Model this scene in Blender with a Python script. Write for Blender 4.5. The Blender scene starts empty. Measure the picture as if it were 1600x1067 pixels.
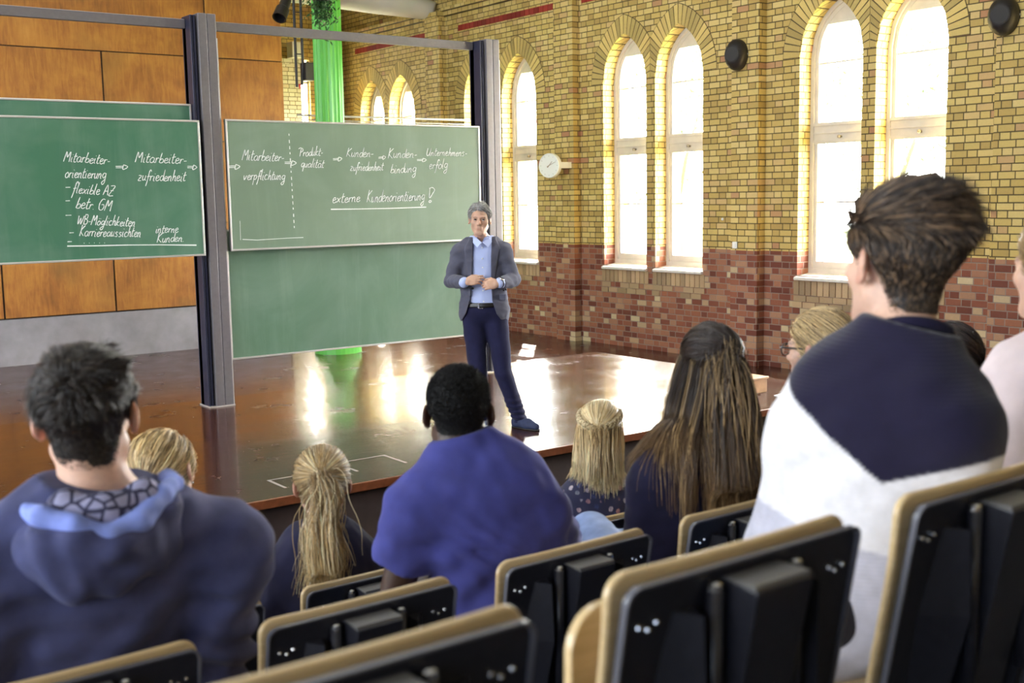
import bpy, bmesh, math, random
import numpy as np
from mathutils import Vector, Matrix, Euler
random.seed(7); RNG = np.random.default_rng(7)
scene = bpy.context.scene
COL = scene.collection
pi = math.pi

# ------------------------------------------------------------------ camera
# world: X along the boards, Y into the hall, Z up, stage top at z = 0 (metres)
CAM_F, YAW, PITCH, ROLL = 1800.24, 0.634581, 0.124270, -0.0174643
CAM_POS = Vector((0, 0, 1.8))
def cam_axes():
    cy, sy, cp, sp = math.cos(YAW), math.sin(YAW), math.cos(PITCH), math.sin(PITCH)
    f = Vector((sy*cp, cy*cp, -sp)); r = Vector((cy, -sy, 0)); u = r.cross(f)
    cr, sr = math.cos(ROLL), math.sin(ROLL)
    return cr*r + sr*u, -sr*r + cr*u, f
cr_, cu_, cf_ = cam_axes()
cam_d = bpy.data.cameras.new('camera'); cam = bpy.data.objects.new('camera', cam_d); COL.objects.link(cam)
M = Matrix((cr_, cu_, -cf_)).transposed().to_4x4(); M.translation = CAM_POS
cam.matrix_world = M
cam_d.sensor_width = 36; cam_d.lens = 36*CAM_F/1600; cam_d.clip_start = 0.05; cam_d.clip_end = 300
cam_d.dof.use_dof = True; cam_d.dof.focus_distance = 8.6; cam_d.dof.aperture_fstop = 4.0
scene.camera = cam

# ------------------------------------------------------------------ light
vs = scene.view_settings
scene.display_settings.display_device = 'sRGB'
vs.view_transform = 'Standard'; vs.look = 'None'; vs.gamma = 1; vs.use_curve_mapping = False; vs.exposure = EXPO = 0.42
world = bpy.data.worlds.new('sky'); scene.world = world; world.use_nodes = True
wn = world.node_tree; wn.nodes.clear()
sky = wn.nodes.new('ShaderNodeTexSky'); sky.sky_type = 'HOSEK_WILKIE'; sky.turbidity = 4.0; sky.ground_albedo = 0.4
SUN_DIR = Vector((0.64*math.cos(0.72), 0.77*math.cos(0.72), math.sin(0.72))).normalized()
sky.sun_direction = SUN_DIR
wmix = wn.nodes.new('ShaderNodeMix'); wmix.data_type = 'RGBA'; wmix.inputs[0].default_value = 0.65
wmix.inputs[7].default_value = (1.0, 0.98, 0.95, 1)
bg = wn.nodes.new('ShaderNodeBackground'); bg.inputs[1].default_value = 75.0
wo = wn.nodes.new('ShaderNodeOutputWorld')
wn.links.new(sky.outputs[0], wmix.inputs[6]); wn.links.new(wmix.outputs[2], bg.inputs[0]); wn.links.new(bg.outputs[0], wo.inputs[0])

def lamp(name, kind, loc, direction, energy, color=(1,1,1), size=(1,1), **kw):
    d = bpy.data.lights.new(name, kind); d.energy = energy; d.color = color
    if kind == 'AREA': d.shape = 'RECTANGLE'; d.size, d.size_y = size
    for k, v in kw.items(): setattr(d, k, v)
    o = bpy.data.objects.new(name, d); COL.objects.link(o); o.location = loc
    o.rotation_euler = Vector(direction).to_track_quat('-Z', 'Y').to_euler()
    return o
lamp('sun', 'SUN', (20, 25, 25), -SUN_DIR, 160.0, (1, 0.95, 0.86), angle=0.01)
# daylight lamps for the unseen opposite and rear windows, with added fill lamps between
for k in range(4):
    lamp('opposite_wall_lamp', 'AREA', (-5.8, 3.4 + 3.62*k, 2.9), (1, 0.05, -0.12), 300, (0.86, 0.93, 1.0), (1.9, 3.4))
lamp('opposite_wall_lamp', 'AREA', (-5.8, 1.0, 2.9), (1, 0.15, -0.12), 230, (0.88, 0.94, 1.0), (1.9, 3.4))  # added fill lamp toward the lecturer's front
lamp('opposite_wall_lamp', 'AREA', (-5.8, -2.0, 2.9), (1, 0.35, -0.18), 120, (0.62, 0.76, 1.0), (1.9, 3.4))  # added bluish fill lamp for highlights on the seat shells
for k in range(3):
    lamp('daylight_rear_window', 'AREA', (1.5 + 3.6*k, -4.8, 4.2), (0.1, 1, -0.15), 10, (0.92, 0.95, 1.0), (1.9, 3.0))
# added overhead fill lamp below the closed ceiling
lamp('overhead_fill_lamp', 'AREA', (4.5, 9.5, 7.6), (0, 0.0, -1), 280, (0.93, 0.96, 1.0), (3.0, 12))
# ------------------------------------------------------------------ helpers
def obj(name, verts, faces, mat, parent=None, smooth=False, mats=None, fmat=None):
    me = bpy.data.meshes.new(name); me.from_pydata([tuple(v) for v in verts], [], [tuple(f) for f in faces])
    o = bpy.data.objects.new(name, me); COL.objects.link(o)
    for m in (mats or [mat]): me.materials.append(m)
    if fmat is not None: me.polygons.foreach_set('material_index', np.asarray(fmat, dtype=np.int32))
    if smooth: me.polygons.foreach_set('use_smooth', np.ones(len(me.polygons), dtype=bool))
    me.update()
    if parent: o.parent = parent
    return o
def thing(name, label, cat, loc=(0,0,0), rotz=0, group=None):
    o = bpy.data.objects.new(name, None); COL.objects.link(o); o.empty_display_size = 0.1
    o.location = loc; o.rotation_euler = (0, 0, rotz)
    return tag(o, label, cat, group)
def tag(o, label=None, cat=None, group=None, kind=None):
    if label: o['label'] = label
    if cat: o['category'] = cat
    if group: o['group'] = group
    if kind: o['kind'] = kind
    return o
def struct(o, label=None):
    o['kind'] = 'structure'
    if label: o['label'] = label
    return o
class MB:
    """collects shapes into one mesh"""
    def __init__(s): s.v = []; s.f = []; s.m = []; s.cur = 0
    def add(s, v, f):
        n = len(s.v); s.v += [tuple(p) for p in v]; s.f += [tuple(i+n for i in q) for q in f]; s.m += [s.cur]*len(f); return s
    def box(s, x0, x1, y0, y1, z0, z1):
        v = [(x, y, z) for z in (z0, z1) for y in (y0, y1) for x in (x0, x1)]
        return s.add(v, [(0,2,3,1), (4,5,7,6), (0,1,5,4), (2,6,7,3), (0,4,6,2), (1,3,7,5)])
    def bbox(s, x0, x1, y0, y1, z0, z1, b=0.004):
        """box with chamfered edges"""
        bm = bmesh.new(); bmesh.ops.create_cube(bm, size=1)
        for v in bm.verts: v.co = Vector(((x0+x1)/2 + v.co.x*(x1-x0), (y0+y1)/2 + v.co.y*(y1-y0), (z0+z1)/2 + v.co.z*(z1-z0)))
        bmesh.ops.bevel(bm, geom=bm.edges[:], offset=b, segments=2, affect='EDGES', profile=0.5)
        bm.verts.index_update(); s.add([v.co[:] for v in bm.verts], [[v.index for v in f.verts] for f in bm.faces]); bm.free(); return s
    def prism(s, poly, axis, a, b):
        """extrude a closed 2-D polygon along axis from a to b ('x': poly in y,z; 'y': x,z; 'z': x,y)"""
        n = len(poly)
        def P(p, t): return {'x': (t, p[0], p[1]), 'y': (p[0], t, p[1]), 'z': (p[0], p[1], t)}[axis]
        v = [P(p, a) for p in poly] + [P(p, b) for p in poly]
        return s.add(v, [tuple(range(n))[::-1], tuple(range(n, 2*n))] + [(i, (i+1) % n, n+(i+1) % n, n+i) for i in range(n)])
    def tube(s, pts, r, n=8, cap=True):
        pts = [Vector(p) for p in pts]; rs = r if hasattr(r, '__len__') else [r]*len(pts)
        t0 = (pts[1]-pts[0]).normalized(); up = Vector((0,0,1)) if abs(t0.z) < 0.9 else Vector((1,0,0))
        a = t0.cross(up).normalized(); base = len(s.v)
        for i, p in enumerate(pts):
            t = (pts[min(i+1, len(pts)-1)] - pts[max(i-1, 0)]).normalized()
            a = (a - t*a.dot(t)).normalized(); b = t.cross(a)
            for k in range(n):
                w = 2*pi*k/n; s.v.append(tuple(p + (a*math.cos(w) + b*math.sin(w))*rs[i]))
        for i in range(len(pts)-1):
            for k in range(n):
                q = base+i*n; s.f.append((q+k, q+(k+1) % n, q+n+(k+1) % n, q+n+k)); s.m.append(s.cur)
        if cap:
            s.f.append(tuple(base+k for k in range(n))[::-1]); s.f.append(tuple(base+(len(pts)-1)*n+k for k in range(n))); s.m += [s.cur]*2
        return s
    def lathe(s, prof, origin, axis, n=32):
        """prof: (distance along axis, radius)"""
        ax = Vector(axis).normalized(); up = Vector((0,0,1)) if abs(ax.z) < 0.9 else Vector((1,0,0))
        a = ax.cross(up).normalized(); b = ax.cross(a); base = len(s.v); o = Vector(origin)
        for d, r in prof:
            for k in range(n):
                w = 2*pi*k/n; s.v.append(tuple(o + ax*d + (a*math.cos(w)+b*math.sin(w))*r))
        for i in range(len(prof)-1):
            for k in range(n):
                q = base+i*n; s.f.append((q+k, q+(k+1) % n, q+n+(k+1) % n, q+n+k)); s.m.append(s.cur)
        for i, rev in ((0, True), (len(prof)-1, False)):
            f = [base+i*n+k for k in range(n)]; s.f.append(tuple(f[::-1] if rev else f)); s.m.append(s.cur)
        return s
    def build(s, name, mat, parent=None, smooth=False, mats=None):
        o = obj(name, s.v, s.f, mat, parent, smooth, mats, s.m if mats else None)
        bm = bmesh.new(); bm.from_mesh(o.data); bmesh.ops.recalc_face_normals(bm, faces=bm.faces); bm.to_mesh(o.data); bm.free()
        return o
def bevel(o, w=0.004, seg=2):
    m = o.modifiers.new('b', 'BEVEL'); m.width = w; m.segments = seg; m.limit_method = 'ANGLE'; m.angle_limit = 0.6
    return o
def autosmooth(o, ang=0.6):
    o.data.polygons.foreach_set('use_smooth', np.ones(len(o.data.polygons), dtype=bool))
    bm = bmesh.new(); bm.from_mesh(o.data)
    for e in bm.edges:
        if len(e.link_faces) == 2 and e.calc_face_angle(0) > ang: e.smooth = False
    bm.to_mesh(o.data); bm.free(); return o
def copy_tree(o):
    c = o.copy(); COL.objects.link(c)
    for ch in list(o.children):
        d = ch.copy(); COL.objects.link(d); d.parent = c
        for g in list(ch.children):
            e = g.copy(); COL.objects.link(e); e.parent = d
    return c

# ------------------------------------------------------------------ materials
class NT:
    def __init__(s, name):
        s.m = bpy.data.materials.new(name); s.m.use_nodes = True; s.t = s.m.node_tree; s.t.nodes.clear()
        s.out = s.n('OutputMaterial'); s.b = s.n('BsdfPrincipled'); s.l(s.b.outputs[0], s.out.inputs[0])
    def n(s, t, **kw):
        x = s.t.nodes.new('ShaderNode'+t)
        for k, v in kw.items(): setattr(x, k, v)
        return x
    def l(s, a, b): s.t.links.new(a, b)
    def set(s, **kw):
        for k, v in kw.items():
            i = s.b.inputs[k.replace('_', ' ')]
            if hasattr(v, 'is_linked'): s.l(v, i)
            else: i.default_value = (*v, 1) if isinstance(v, tuple) and len(v) == 3 else v
        return s
    def math(s, op, a, b=None, c=None):
        x = s.n('Math', operation=op)
        for i, v in enumerate((a, b, c)):
            if v is None: continue
            if hasattr(v, 'is_linked'): s.l(v, x.inputs[i])
            else: x.inputs[i].default_value = v
        return x.outputs[0]
    def mix(s, fac, a, b, blend='MIX'):
        x = s.n('Mix', data_type='RGBA', blend_type=blend)
        for i, v in ((0, fac), (6, a), (7, b)):
            if hasattr(v, 'is_linked'): s.l(v, x.inputs[i])
            else: x.inputs[i].default_value = (*v, 1) if isinstance(v, tuple) and len(v) == 3 else v
        return x.outputs[2]
    def pos(s): return s.n('NewGeometry').outputs['Position']
    def objco(s): return s.n('TexCoord').outputs['Object']
    def mapping(s, vec, scale=(1,1,1), loc=(0,0,0), rot=(0,0,0)):
        x = s.n('Mapping'); s.l(vec, x.inputs[0]); x.inputs['Scale'].default_value = scale; x.inputs['Location'].default_value = loc; x.inputs['Rotation'].default_value = rot
        return x.outputs[0]
    def noise(s, vec, scale=5, detail=4, rough=0.55, dist=0, out=0):
        x = s.n('TexNoise'); s.l(vec, x.inputs['Vector']); x.inputs['Scale'].default_value = scale; x.inputs['Detail'].default_value = detail
        x.inputs['Roughness'].default_value = rough; x.inputs['Distortion'].default_value = dist
        return x.outputs[out]
    def ramp(s, fac, stops):
        x = s.n('ValToRGB'); s.l(fac, x.inputs[0]); e = x.color_ramp.elements
        while len(e) < len(stops): e.new(0.5)
        for k, (p, c) in enumerate(stops):
            e[k].position = p; e[k].color = (*c, 1) if isinstance(c, tuple) else (c, c, c, 1)
        return x.outputs[0]
    def bump(s, h, strength=0.3, dist=0.01):
        x = s.n('Bump'); x.inputs['Strength'].default_value = strength; x.inputs['Distance'].default_value = dist; s.l(h, x.inputs['Height'])
        s.l(x.outputs[0], s.b.inputs['Normal']); return x
    def attr(s, name, out=0):
        x = s.n('Attribute'); x.attribute_name = name; return x.outputs[out]
def simple(name, color, rough=0.5, metallic=0.0, var=0.0, scale=20, bump=0.0, spec=0.5, **kw):
    t = NT(name); t.set(Base_Color=color, Roughness=rough, Metallic=metallic, Specular_IOR_Level=spec)
    if var or bump:
        nz = t.noise(t.objco(), scale, 5)
        if var:
            lo = tuple(max(0, c*(1-var)) for c in color); hi = tuple(min(1, c*(1+var)) for c in color)
            t.set(Base_Color=t.ramp(nz, [(0.3, lo), (0.7, hi)]))
        if bump: t.bump(nz, bump, 0.004)
    t.set(**kw)
    return t.m
def srgb(r, g, b):
    f = lambda c: ((c/255+0.055)/1.055)**2.4 if c > 10 else c/255/12.92
    return (f(r), f(g), f(b))

def brick_mat(name, split=None):
    """Bonded brickwork: stretcher - header - header, staggered; yellow above split, red below."""
    t = NT(name); p = t.n('SeparateXYZ'); t.l(t.pos(), p.inputs[0])
    u = t.math('ADD', p.outputs[0], p.outputs[1]); z = p.outputs[2]
    jig = t.noise(t.pos(), 3.0, 2)
    CH = 0.0797; PW = 0.31
    zr = t.math('DIVIDE', t.math('ADD', z, 4.0), CH); row = t.math('FLOOR', zr); fz = t.math('FRACT', zr)
    rn = t.n('TexWhiteNoise', noise_dimensions='1D'); t.l(row, rn.inputs['W'])
    odd = t.math('MODULO', row, 2.0)
    sh = t.math('ADD', t.math('MULTIPLY', odd, 0.5), t.math('MULTIPLY', rn.outputs[0], 0.12))
    uu = t.math('ADD', t.math('DIVIDE', u, PW), t.math('ADD', sh, 40.0))
    cell = t.math('FLOOR', uu); fu = t.math('FRACT', uu)
    head = t.math('GREATER_THAN', fu, 0.62)
    wn_ = t.n('TexWhiteNoise', noise_dimensions='2D'); cb = t.n('CombineXYZ')
    t.l(t.math('ADD', t.math('MULTIPLY', cell, 2.0), head), cb.inputs[0]); t.l(row, cb.inputs[1]); t.l(cb.outputs[0], wn_.inputs['Vector'])
    rnd = wn_.outputs[0]
    mu = 0.011/PW; mz = 0.010/CH
    d1 = t.math('MINIMUM', fu, t.math('ABSOLUTE', t.math('SUBTRACT', fu, 0.62))); d1 = t.math('MINIMUM', d1, t.math('SUBTRACT', 1.0, fu))
    d1 = t.math('MULTIPLY', d1, PW)
    d2 = t.math('MULTIPLY', t.math('MINIMUM', fz, t.math('SUBTRACT', 1.0, fz)), CH)
    dist = t.math('ADD', t.math('MINIMUM', d1, d2), t.math('MULTIPLY', t.math('SUBTRACT', jig, 0.5), 0.004))
    mr = t.n('MapRange'); t.l(dist, mr.inputs[0]); mr.inputs[1].default_value = 0.0035; mr.inputs[2].default_value = 0.0075
    brick = mr.outputs[0]
    fine = t.noise(t.pos(), 45, 4)
    yel = t.ramp(rnd, [(0.0, (0.46, 0.32, 0.10)), (0.3, (0.59, 0.43, 0.135)), (0.6, (0.66, 0.50, 0.17)), (0.88, (0.71, 0.55, 0.22)), (0.97, (0.56, 0.36, 0.16)), (1.0, (0.45, 0.22, 0.11))])
    red = t.ramp(rnd, [(0.0, (0.15, 0.045, 0.028)), (0.3, (0.26, 0.085, 0.05)), (0.6, (0.33, 0.13, 0.07)), (0.8, (0.37, 0.17, 0.10)), (0.9, (0.42, 0.24, 0.14)), (0.965, (0.52, 0.38, 0.22)), (1.0, (0.62, 0.5, 0.3))])
    if split is not None:
        f = t.math('GREATER_THAN', z, split); c = t.mix(f, red, yel)
        mort = t.mix(f, (0.27, 0.20, 0.16), (0.10, 0.072, 0.03))
    else: c, mort = yel, (0.10, 0.072, 0.03)
    c = t.mix(t.math('MULTIPLY', fine, 0.5), c, t.mix(1.0, c, (0.62, 0.58, 0.55), 'MULTIPLY'))
    c = t.mix(brick, mort, c)
    t.set(Base_Color=c, Roughness=0.72, Specular_IOR_Level=0.3)
    t.bump(t.math('ADD', brick, t.math('MULTIPLY', fine, 0.3)), 0.7, 0.006)
    return t.m
BRICK = brick_mat('brickwork_two_tone', 1.075)
BRICK_Y = brick_mat('brickwork_yellow')
def voussoir_mat(name, base):
    t = NT(name); r = t.n('NewGeometry').outputs['Random Per Island']
    c = t.ramp(r, [(0, tuple(x*0.68 for x in base)), (0.5, base), (1, tuple(min(1, x*1.22) for x in base))])
    fine = t.noise(t.pos(), 45, 4); t.set(Base_Color=t.mix(t.math('MULTIPLY', fine, 0.5), c, t.mix(1.0, c, (0.6, 0.57, 0.54), 'MULTIPLY')), Roughness=0.75, Specular_IOR_Level=0.3)
    t.bump(fine, 0.3, 0.004); return t.m
VOUS = voussoir_mat('arch_brick', (0.63, 0.47, 0.16)); SILLBR = voussoir_mat('sill_brick', (0.46, 0.33, 0.19)); REDBR = voussoir_mat('glazed_red_brick', (0.30, 0.035, 0.022))
MORTAR = simple('mortar', (0.11, 0.08, 0.035), 0.9, var=0.2, scale=60)
def floor_mat(name, planks=True, dark=1.0):
    t = NT(name); p = t.pos(); s = t.n('SeparateXYZ'); t.l(p, s.inputs[0])
    gr = t.noise(t.mapping(p, (1.2, 14, 1)), 3.0, 6, 0.6, 0.6)
    wv = t.math('FLOOR', t.math('DIVIDE', s.outputs[1], 0.09)); w1 = t.n('TexWhiteNoise', noise_dimensions='1D'); t.l(wv, w1.inputs['W'])
    c = t.ramp(gr, [(0.25, (0.018*dark, 0.005*dark, 0.003*dark)), (0.55, (0.052*dark, 0.015*dark, 0.007*dark)), (0.8, (0.10*dark, 0.031*dark, 0.012*dark))])
    c = t.mix(t.math('MULTIPLY', w1.outputs[0], 0.5), c, t.mix(1.0, c, (0.55, 0.5, 0.5), 'MULTIPLY'))
    scr = t.noise(t.mapping(p, (2.0, 30, 1)), 4.0, 3, 0.7, 1.5)
    scm = t.ramp(scr, [(0.69, 0.0), (0.74, 1.0)])
    blot = t.ramp(t.noise(p, 1.1, 3), [(0.48, 0.0), (0.62, 1.0)])
    c = t.mix(t.math('MULTIPLY', t.math('MULTIPLY', scm, blot), 0.2), c, (0.45, 0.40, 0.36))
    wear = t.noise(p, 2.2, 5, 0.65)
    t.set(Base_Color=c, Roughness=t.ramp(wear, [(0.3, 0.15), (0.7, 0.30)]), Specular_IOR_Level=0.45, Coat_Weight=0.18, Coat_Roughness=0.07)
    h = t.math('ADD', t.noise(t.mapping(p, (1.4, 9, 1)), 2.6, 3, 0.5), t.math('MULTIPLY', t.noise(t.mapping(p, (6, 60, 1)), 3.0, 2), 0.12))
    t.bump(h, 0.16, 0.012); return t.m
STAGE = floor_mat('varnished_stage_boards'); FLOORM = floor_mat('varnished_hall_floor', dark=0.8)
# ------------------------------------------------------------------ hall shell
FZ = -0.40                      # hall floor; the stage top is z = 0
XW, XF, XO = 11.30, 11.51, 11.80   # brick face, window frame, outer face of the window wall
PER = 3.62
struct(MB().box(-6.2, XO, 3.55, 21.2, FZ-0.15, FZ).build('floor', FLOORM))
HW, ZS, RA, ZB = 0.455, 3.42, 0.716, 0.78
def arch_z(y, y0, y1, r=RA):
    m = (y0+y1)/2; e = abs(y-m); c = RA - HW        # distance along y from the middle to the far centre
    return ZS + math.sqrt(max(0, r*r - (e+c)**2))
OPEN = []
for k in range(-2, 3):
    for a in (10.99, 12.085): OPEN.append((a+PER*k, a+PER*k+2*HW))
OPEN.sort()
def window_wall():
    mb = MB(); Z0, Z1, Y0, Y1 = FZ, 7.8, -4.9, 21.0; N = 20
    y = Y0
    def quad(x, ya, yb, za0, za1, zb0, zb1): mb.add([(x, ya, za0), (x, yb, zb0), (x, yb, zb1), (x, ya, za1)], [(0, 1, 2, 3)])
    for x in (XW, XO):
        y = Y0
        for (a, b) in OPEN:
            quad(x, y, a, Z0, Z1, Z0, Z1); quad(x, a, b, Z0, ZB, Z0, ZB)
            ys = [a+(b-a)*i/N for i in range(N+1)]
            for p, q in zip(ys, ys[1:]): quad(x, p, q, arch_z(p, a, b), Z1, arch_z(q, a, b), Z1)
            y = b
        quad(x, y, Y1, Z0, Z1, Z0, Z1)
    for (a, b) in OPEN:
        ys = [a+(b-a)*i/N for i in range(N+1)]
        pts = [(a, ZB)] + [(p, arch_z(p, a, b)) for p in ys] + [(b, ZB)]
        for (p, q) in zip(pts, pts[1:]+pts[:1]): mb.add([(XW, *p), (XO, *p), (XO, *q), (XW, *q)], [(0, 1, 2, 3)])
    return mb.build('wall_window_side', BRICK)
struct(window_wall())
for k in range(-2, 3):          # brick piers between the bays
    y0 = 9.90 + PER*k
    struct(MB().box(XW-0.14, XW+0.01, y0, y0+0.45, FZ, 4.9).build('trim_1', BRICK)).name = 'trim_%d' % (k+3)
def ring_limits(a, b):
    i = OPEN.index((a, b)); return (a-0.3 if i % 2 == 0 else (OPEN[i-1][1]+a)/2+0.004, b+0.3 if i % 2 else (OPEN[i+1][0]+b)/2-0.004)
def voussoirs(a, b):
    mb = MB(); m = (a+b)/2; ro = RA+0.25; n = 13; LO, HI = ring_limits(a, b)
    th_in = math.acos((RA-HW)/RA); th_out = math.acos((RA-HW)/ro)
    for sgn in (-1, 1):
        cy = m - sgn*(RA-HW)
        for i in range(n):
            def P(t, r, th): q = t*th; yy = cy+sgn*r*math.cos(q); return (max(LO, min(yy, m)) if sgn < 0 else min(HI, max(yy, m)), ZS+r*math.sin(q))
            g = 0.085; t0, t1 = (i+g)/n, (i+1-g)/n
            quad = [P(t0, RA+0.002, th_in), P(t0, ro, th_out), P(t1, ro, th_out), P(t1, RA+0.002, th_in)]
            mb.prism(quad, 'x', XW-0.008, XW+0.03)
    return mb
def arch_backing(a, b):
    mb = MB(); m = (a+b)/2; ro = RA+0.26; N = 16; LO, HI = ring_limits(a, b)
    for sgn in (-1, 1):
        cy = m - sgn*(RA-HW); ti = math.acos((RA-HW)/RA); to = math.acos((RA-HW)/ro)
        for i in range(N):
            q = []
            for r, th in ((RA, ti), (ro, to)):
                for t in (i/N, (i+1)/N): q.append((min(HI, max(LO, cy+sgn*r*math.cos(t*th))), ZS+r*math.sin(t*th)))
            mb.add([(XW-0.003, *q[0]), (XW-0.003, *q[1]), (XW-0.003, *q[3]), (XW-0.003, *q[2])], [(0, 1, 2, 3)])
    return mb
WHITEP = simple('window_paint', (0.60, 0.56, 0.50), 0.45, var=0.06, scale=8)
SILLM = simple('sill_plaster', (0.72, 0.69, 0.63), 0.7, var=0.08, scale=12)
def glass_mat():
    t = NT('window_glass'); t.t.nodes.remove(t.b)
    tr = t.n('BsdfTransparent'); gl = t.n('BsdfGlossy'); gl.inputs['Roughness'].default_value = 0.02
    fr = t.n('LayerWeight'); fr.inputs[0].default_value = 0.12; mx = t.n('MixShader')
    t.l(fr.outputs['Fresnel'], mx.inputs[0]); t.l(tr.outputs[0], mx.inputs[1]); t.l(gl.outputs[0], mx.inputs[2]); t.l(mx.outputs[0], t.out.inputs[0])
    tr.inputs[0].default_value = (0.96, 0.98, 0.97, 1); return t.m
GLASS = glass_mat()
BRASS = simple('aged_brass', (0.45, 0.40, 0.30), 0.35, 0.9)
def window(n, a, b):
    N = 20; m = (a+b)/2
    def outline(ins):
        aa, bb = a+ins, b-ins; ys = [aa+(bb-aa)*i/N for i in range(N+1)]
        return [(aa, ZB+ins*1.6)] + [(y, arch_z(y, a, b, RA-ins)) for y in ys] + [(bb, ZB+ins*1.6)]
    mb = MB()
    for (i0, i1, x0, x1) in ((0.0, 0.052, XF, XF+0.10), (0.045, 0.098, XF+0.03, XF+0.085)):
        A, B = outline(i0), outline(i1); L = len(A)
        for x, rev in ((x0, 0), (x1, 1)):
            mb.add([(x, *p) for p in A+B], [(i, (i+1) % L, L+(i+1) % L, L+i) for i in range(L)])
        for P in (A, B):
            mb.add([(x0, *p) for p in P]+[(x1, *p) for p in P], [(i, (i+1) % L, L+(i+1) % L, L+i) for i in range(L)])
    fr = struct(mb.build('window_%d' % n, WHITEP))
    ya, yb = a+0.05, b-0.05
    t = MB(); t.box(XF+0.012, XF+0.10, ya, yb, 2.385, 2.64).box(XF-0.004, XF+0.02, ya, yb, 2.40, 2.425).box(XF-0.004, XF+0.02, ya, yb, 2.60, 2.63).box(XF-0.002, XF+0.02, ya, yb, 2.505, 2.52)
    t.build('transom', WHITEP, fr)
    for z, h in ((3.335, 0.022), (1.665, 0.022)): MB().box(XF+0.04, XF+0.075, ya, yb, z, z+h).build('glazing_bar', WHITEP, fr)
    MB().box(XF+0.024, XF+0.09, ya, yb, ZB, ZB+0.17).build('bottom_rail', WHITEP, fr)
    top = [(y, z) for y, z in outline(0.04) if z > 3.80]
    ys = sorted(top); zt = 3.80; e = ys[0][0]
    MB().prism([(ys[0][0]-0.01, zt)] + ys + [(ys[-1][0]+0.01, zt)], 'x', XF+0.035, XF+0.08).build('arch_panel', WHITEP, fr)
    MB().lathe([(0, 0.014), (0.03, 0.012), (0.035, 0.022), (0.05, 0.02), (0.055, 0.004)], (XF+0.012, m, 2.46), (-1, 0, 0), 12).build('catch', BRASS, fr, True)
    g = [(y, z) for y, z in outline(0.05)]
    MB().add([(XF+0.058, *p) for p in g], [tuple(range(len(g)))]).build('pane', GLASS, fr)
    s = MB().prism([(XW-0.05, ZB-0.055), (XW-0.05, ZB-0.015), (XF+0.04, ZB+0.03), (XF+0.04, ZB-0.055)], 'y', a-0.02, b+0.02)
    bevel(s.build('window_sill', SILLM, fr), 0.012, 3)
    v = struct(voussoirs(a, b).build('trim_arch', VOUS)); arch_backing(a, b).build('mortar_bed', MORTAR, v)
    q = MB(); nb = 11
    for i in range(nb):
        w = (b-a+0.10)/nb; y = a-0.05+w*i; q.box(XW-0.010, XW+0.02, y+0.006, y+w-0.006, ZB-0.235, ZB-0.06)
    for r in range(2):
        for i in range(5):
            w = (b-a+0.10)/5; y = a-0.05+w*i+(0.06 if r else 0)
            if random.random() < 0.7: q.box(XW-0.009, XW+0.02, y+0.006, min(y+w-0.006, b+0.06), ZB-0.315-0.08*r, ZB-0.245-0.08*r)
    struct(q.build('trim_sill_course', SILLBR))
for i, (a, b) in enumerate(OPEN): window(i+1, a, b)
# red header band and cornice course
for k in range(-2, 3):
    y0 = 10.75 + PER*k - (0.35 if k >= 1 else 0); y1 = y0+2.75; mb = MB(); n = int((y1-y0)/0.118)
    for i in range(n): mb.box(XW-0.012, XW+0.02, y0+0.118*i+0.004, y0+0.118*(i+1)-0.004, 4.635, 4.73)
    struct(mb.build('trim_red_band', REDBR))
    c = MB().box(XW-0.06, XW+0.01, 10.35+PER*k, 10.35+PER*k+PER-0.45, 4.93, 5.01).box(XW-0.10, XW+0.01, 10.35+PER*k, 10.35+PER*k+PER-0.45, 5.01, 5.06)
    struct(c.build('trim_cornice', BRICK_Y))
    struct(MB().box(XW-0.20, XW+0.01, 9.86+PER*k, 10.39+PER*k, 4.9, 5.0).build('trim_pier_cap', BRICK_Y))
# toothed yellow quoin low on the wall
mb = MB()
for i in range(18):
    z = FZ+0.0797*i; w = 0.36 if i % 2 else 0.24
    n = 2
    for j in range(n): mb.box(XW-0.012, XW+0.02, 5.62+w*j/n*1.0+0.004+0.55, 5.62+w*(j+1)/n+0.55-0.004, z+0.005, z+0.0747)
struct(mb.build('trim_quoin', voussoir_mat('quoin_brick', (0.55, 0.40, 0.13))))
# end wall, opposite wall, rear wall, ceiling
def plain_wall(name, x0, x1, y0, y1, m=None): return struct(MB().box(x0, x1, y0, y1, FZ if y0 > 3.5 or y1 > 3.6 else -0.4, 7.8).build(name, m or BRICK))
bw = MB()
bw.box(-6.2, 10.38, 21.0, 21.3, FZ, 7.8).box(10.62, XO, 21.0, 21.3, FZ, 7.8).box(10.38, 10.62, 21.0, 21.3, FZ, 1.2).box(10.38, 10.62, 21.0, 21.3, 4.55, 7.8)
struct(bw.build('wall_back', BRICK_Y))
PALE = brick_mat('brickwork_pale'); 
e = [n for n in PALE.node_tree.nodes if n.type == 'VALTORGB'][0]
for k, c in enumerate(((0.5, 0.46, 0.33), (0.6, 0.55, 0.42), (0.66, 0.6, 0.46), (0.7, 0.65, 0.5), (0.6, 0.5, 0.36), (0.55, 0.45, 0.3))): e.color_ramp.elements[k].color = (*c, 1)
struct(MB().box(9.75, 10.33, 20.8, 21.02, FZ, 4.42).box(9.70, 10.38, 20.74, 21.02, 4.42, 4.52).build('trim_end_pier', PALE))
struct(MB().box(10.8, 11.0, 20.85, 21.02, FZ, 5.6).build('trim_corner_pier', PALE))
wf = MB()
for (y0, y1, z0, z1) in ((10.38, 10.41, 1.2, 4.55), (10.59, 10.62, 1.2, 4.55), (10.38, 10.62, 3.3, 3.34), (10.38, 10.62, 2.2, 2.24), (10.38, 10.62, 4.1, 4.14)): wf.box(y0, y1, 21.08, 21.13, z0, z1)
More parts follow.
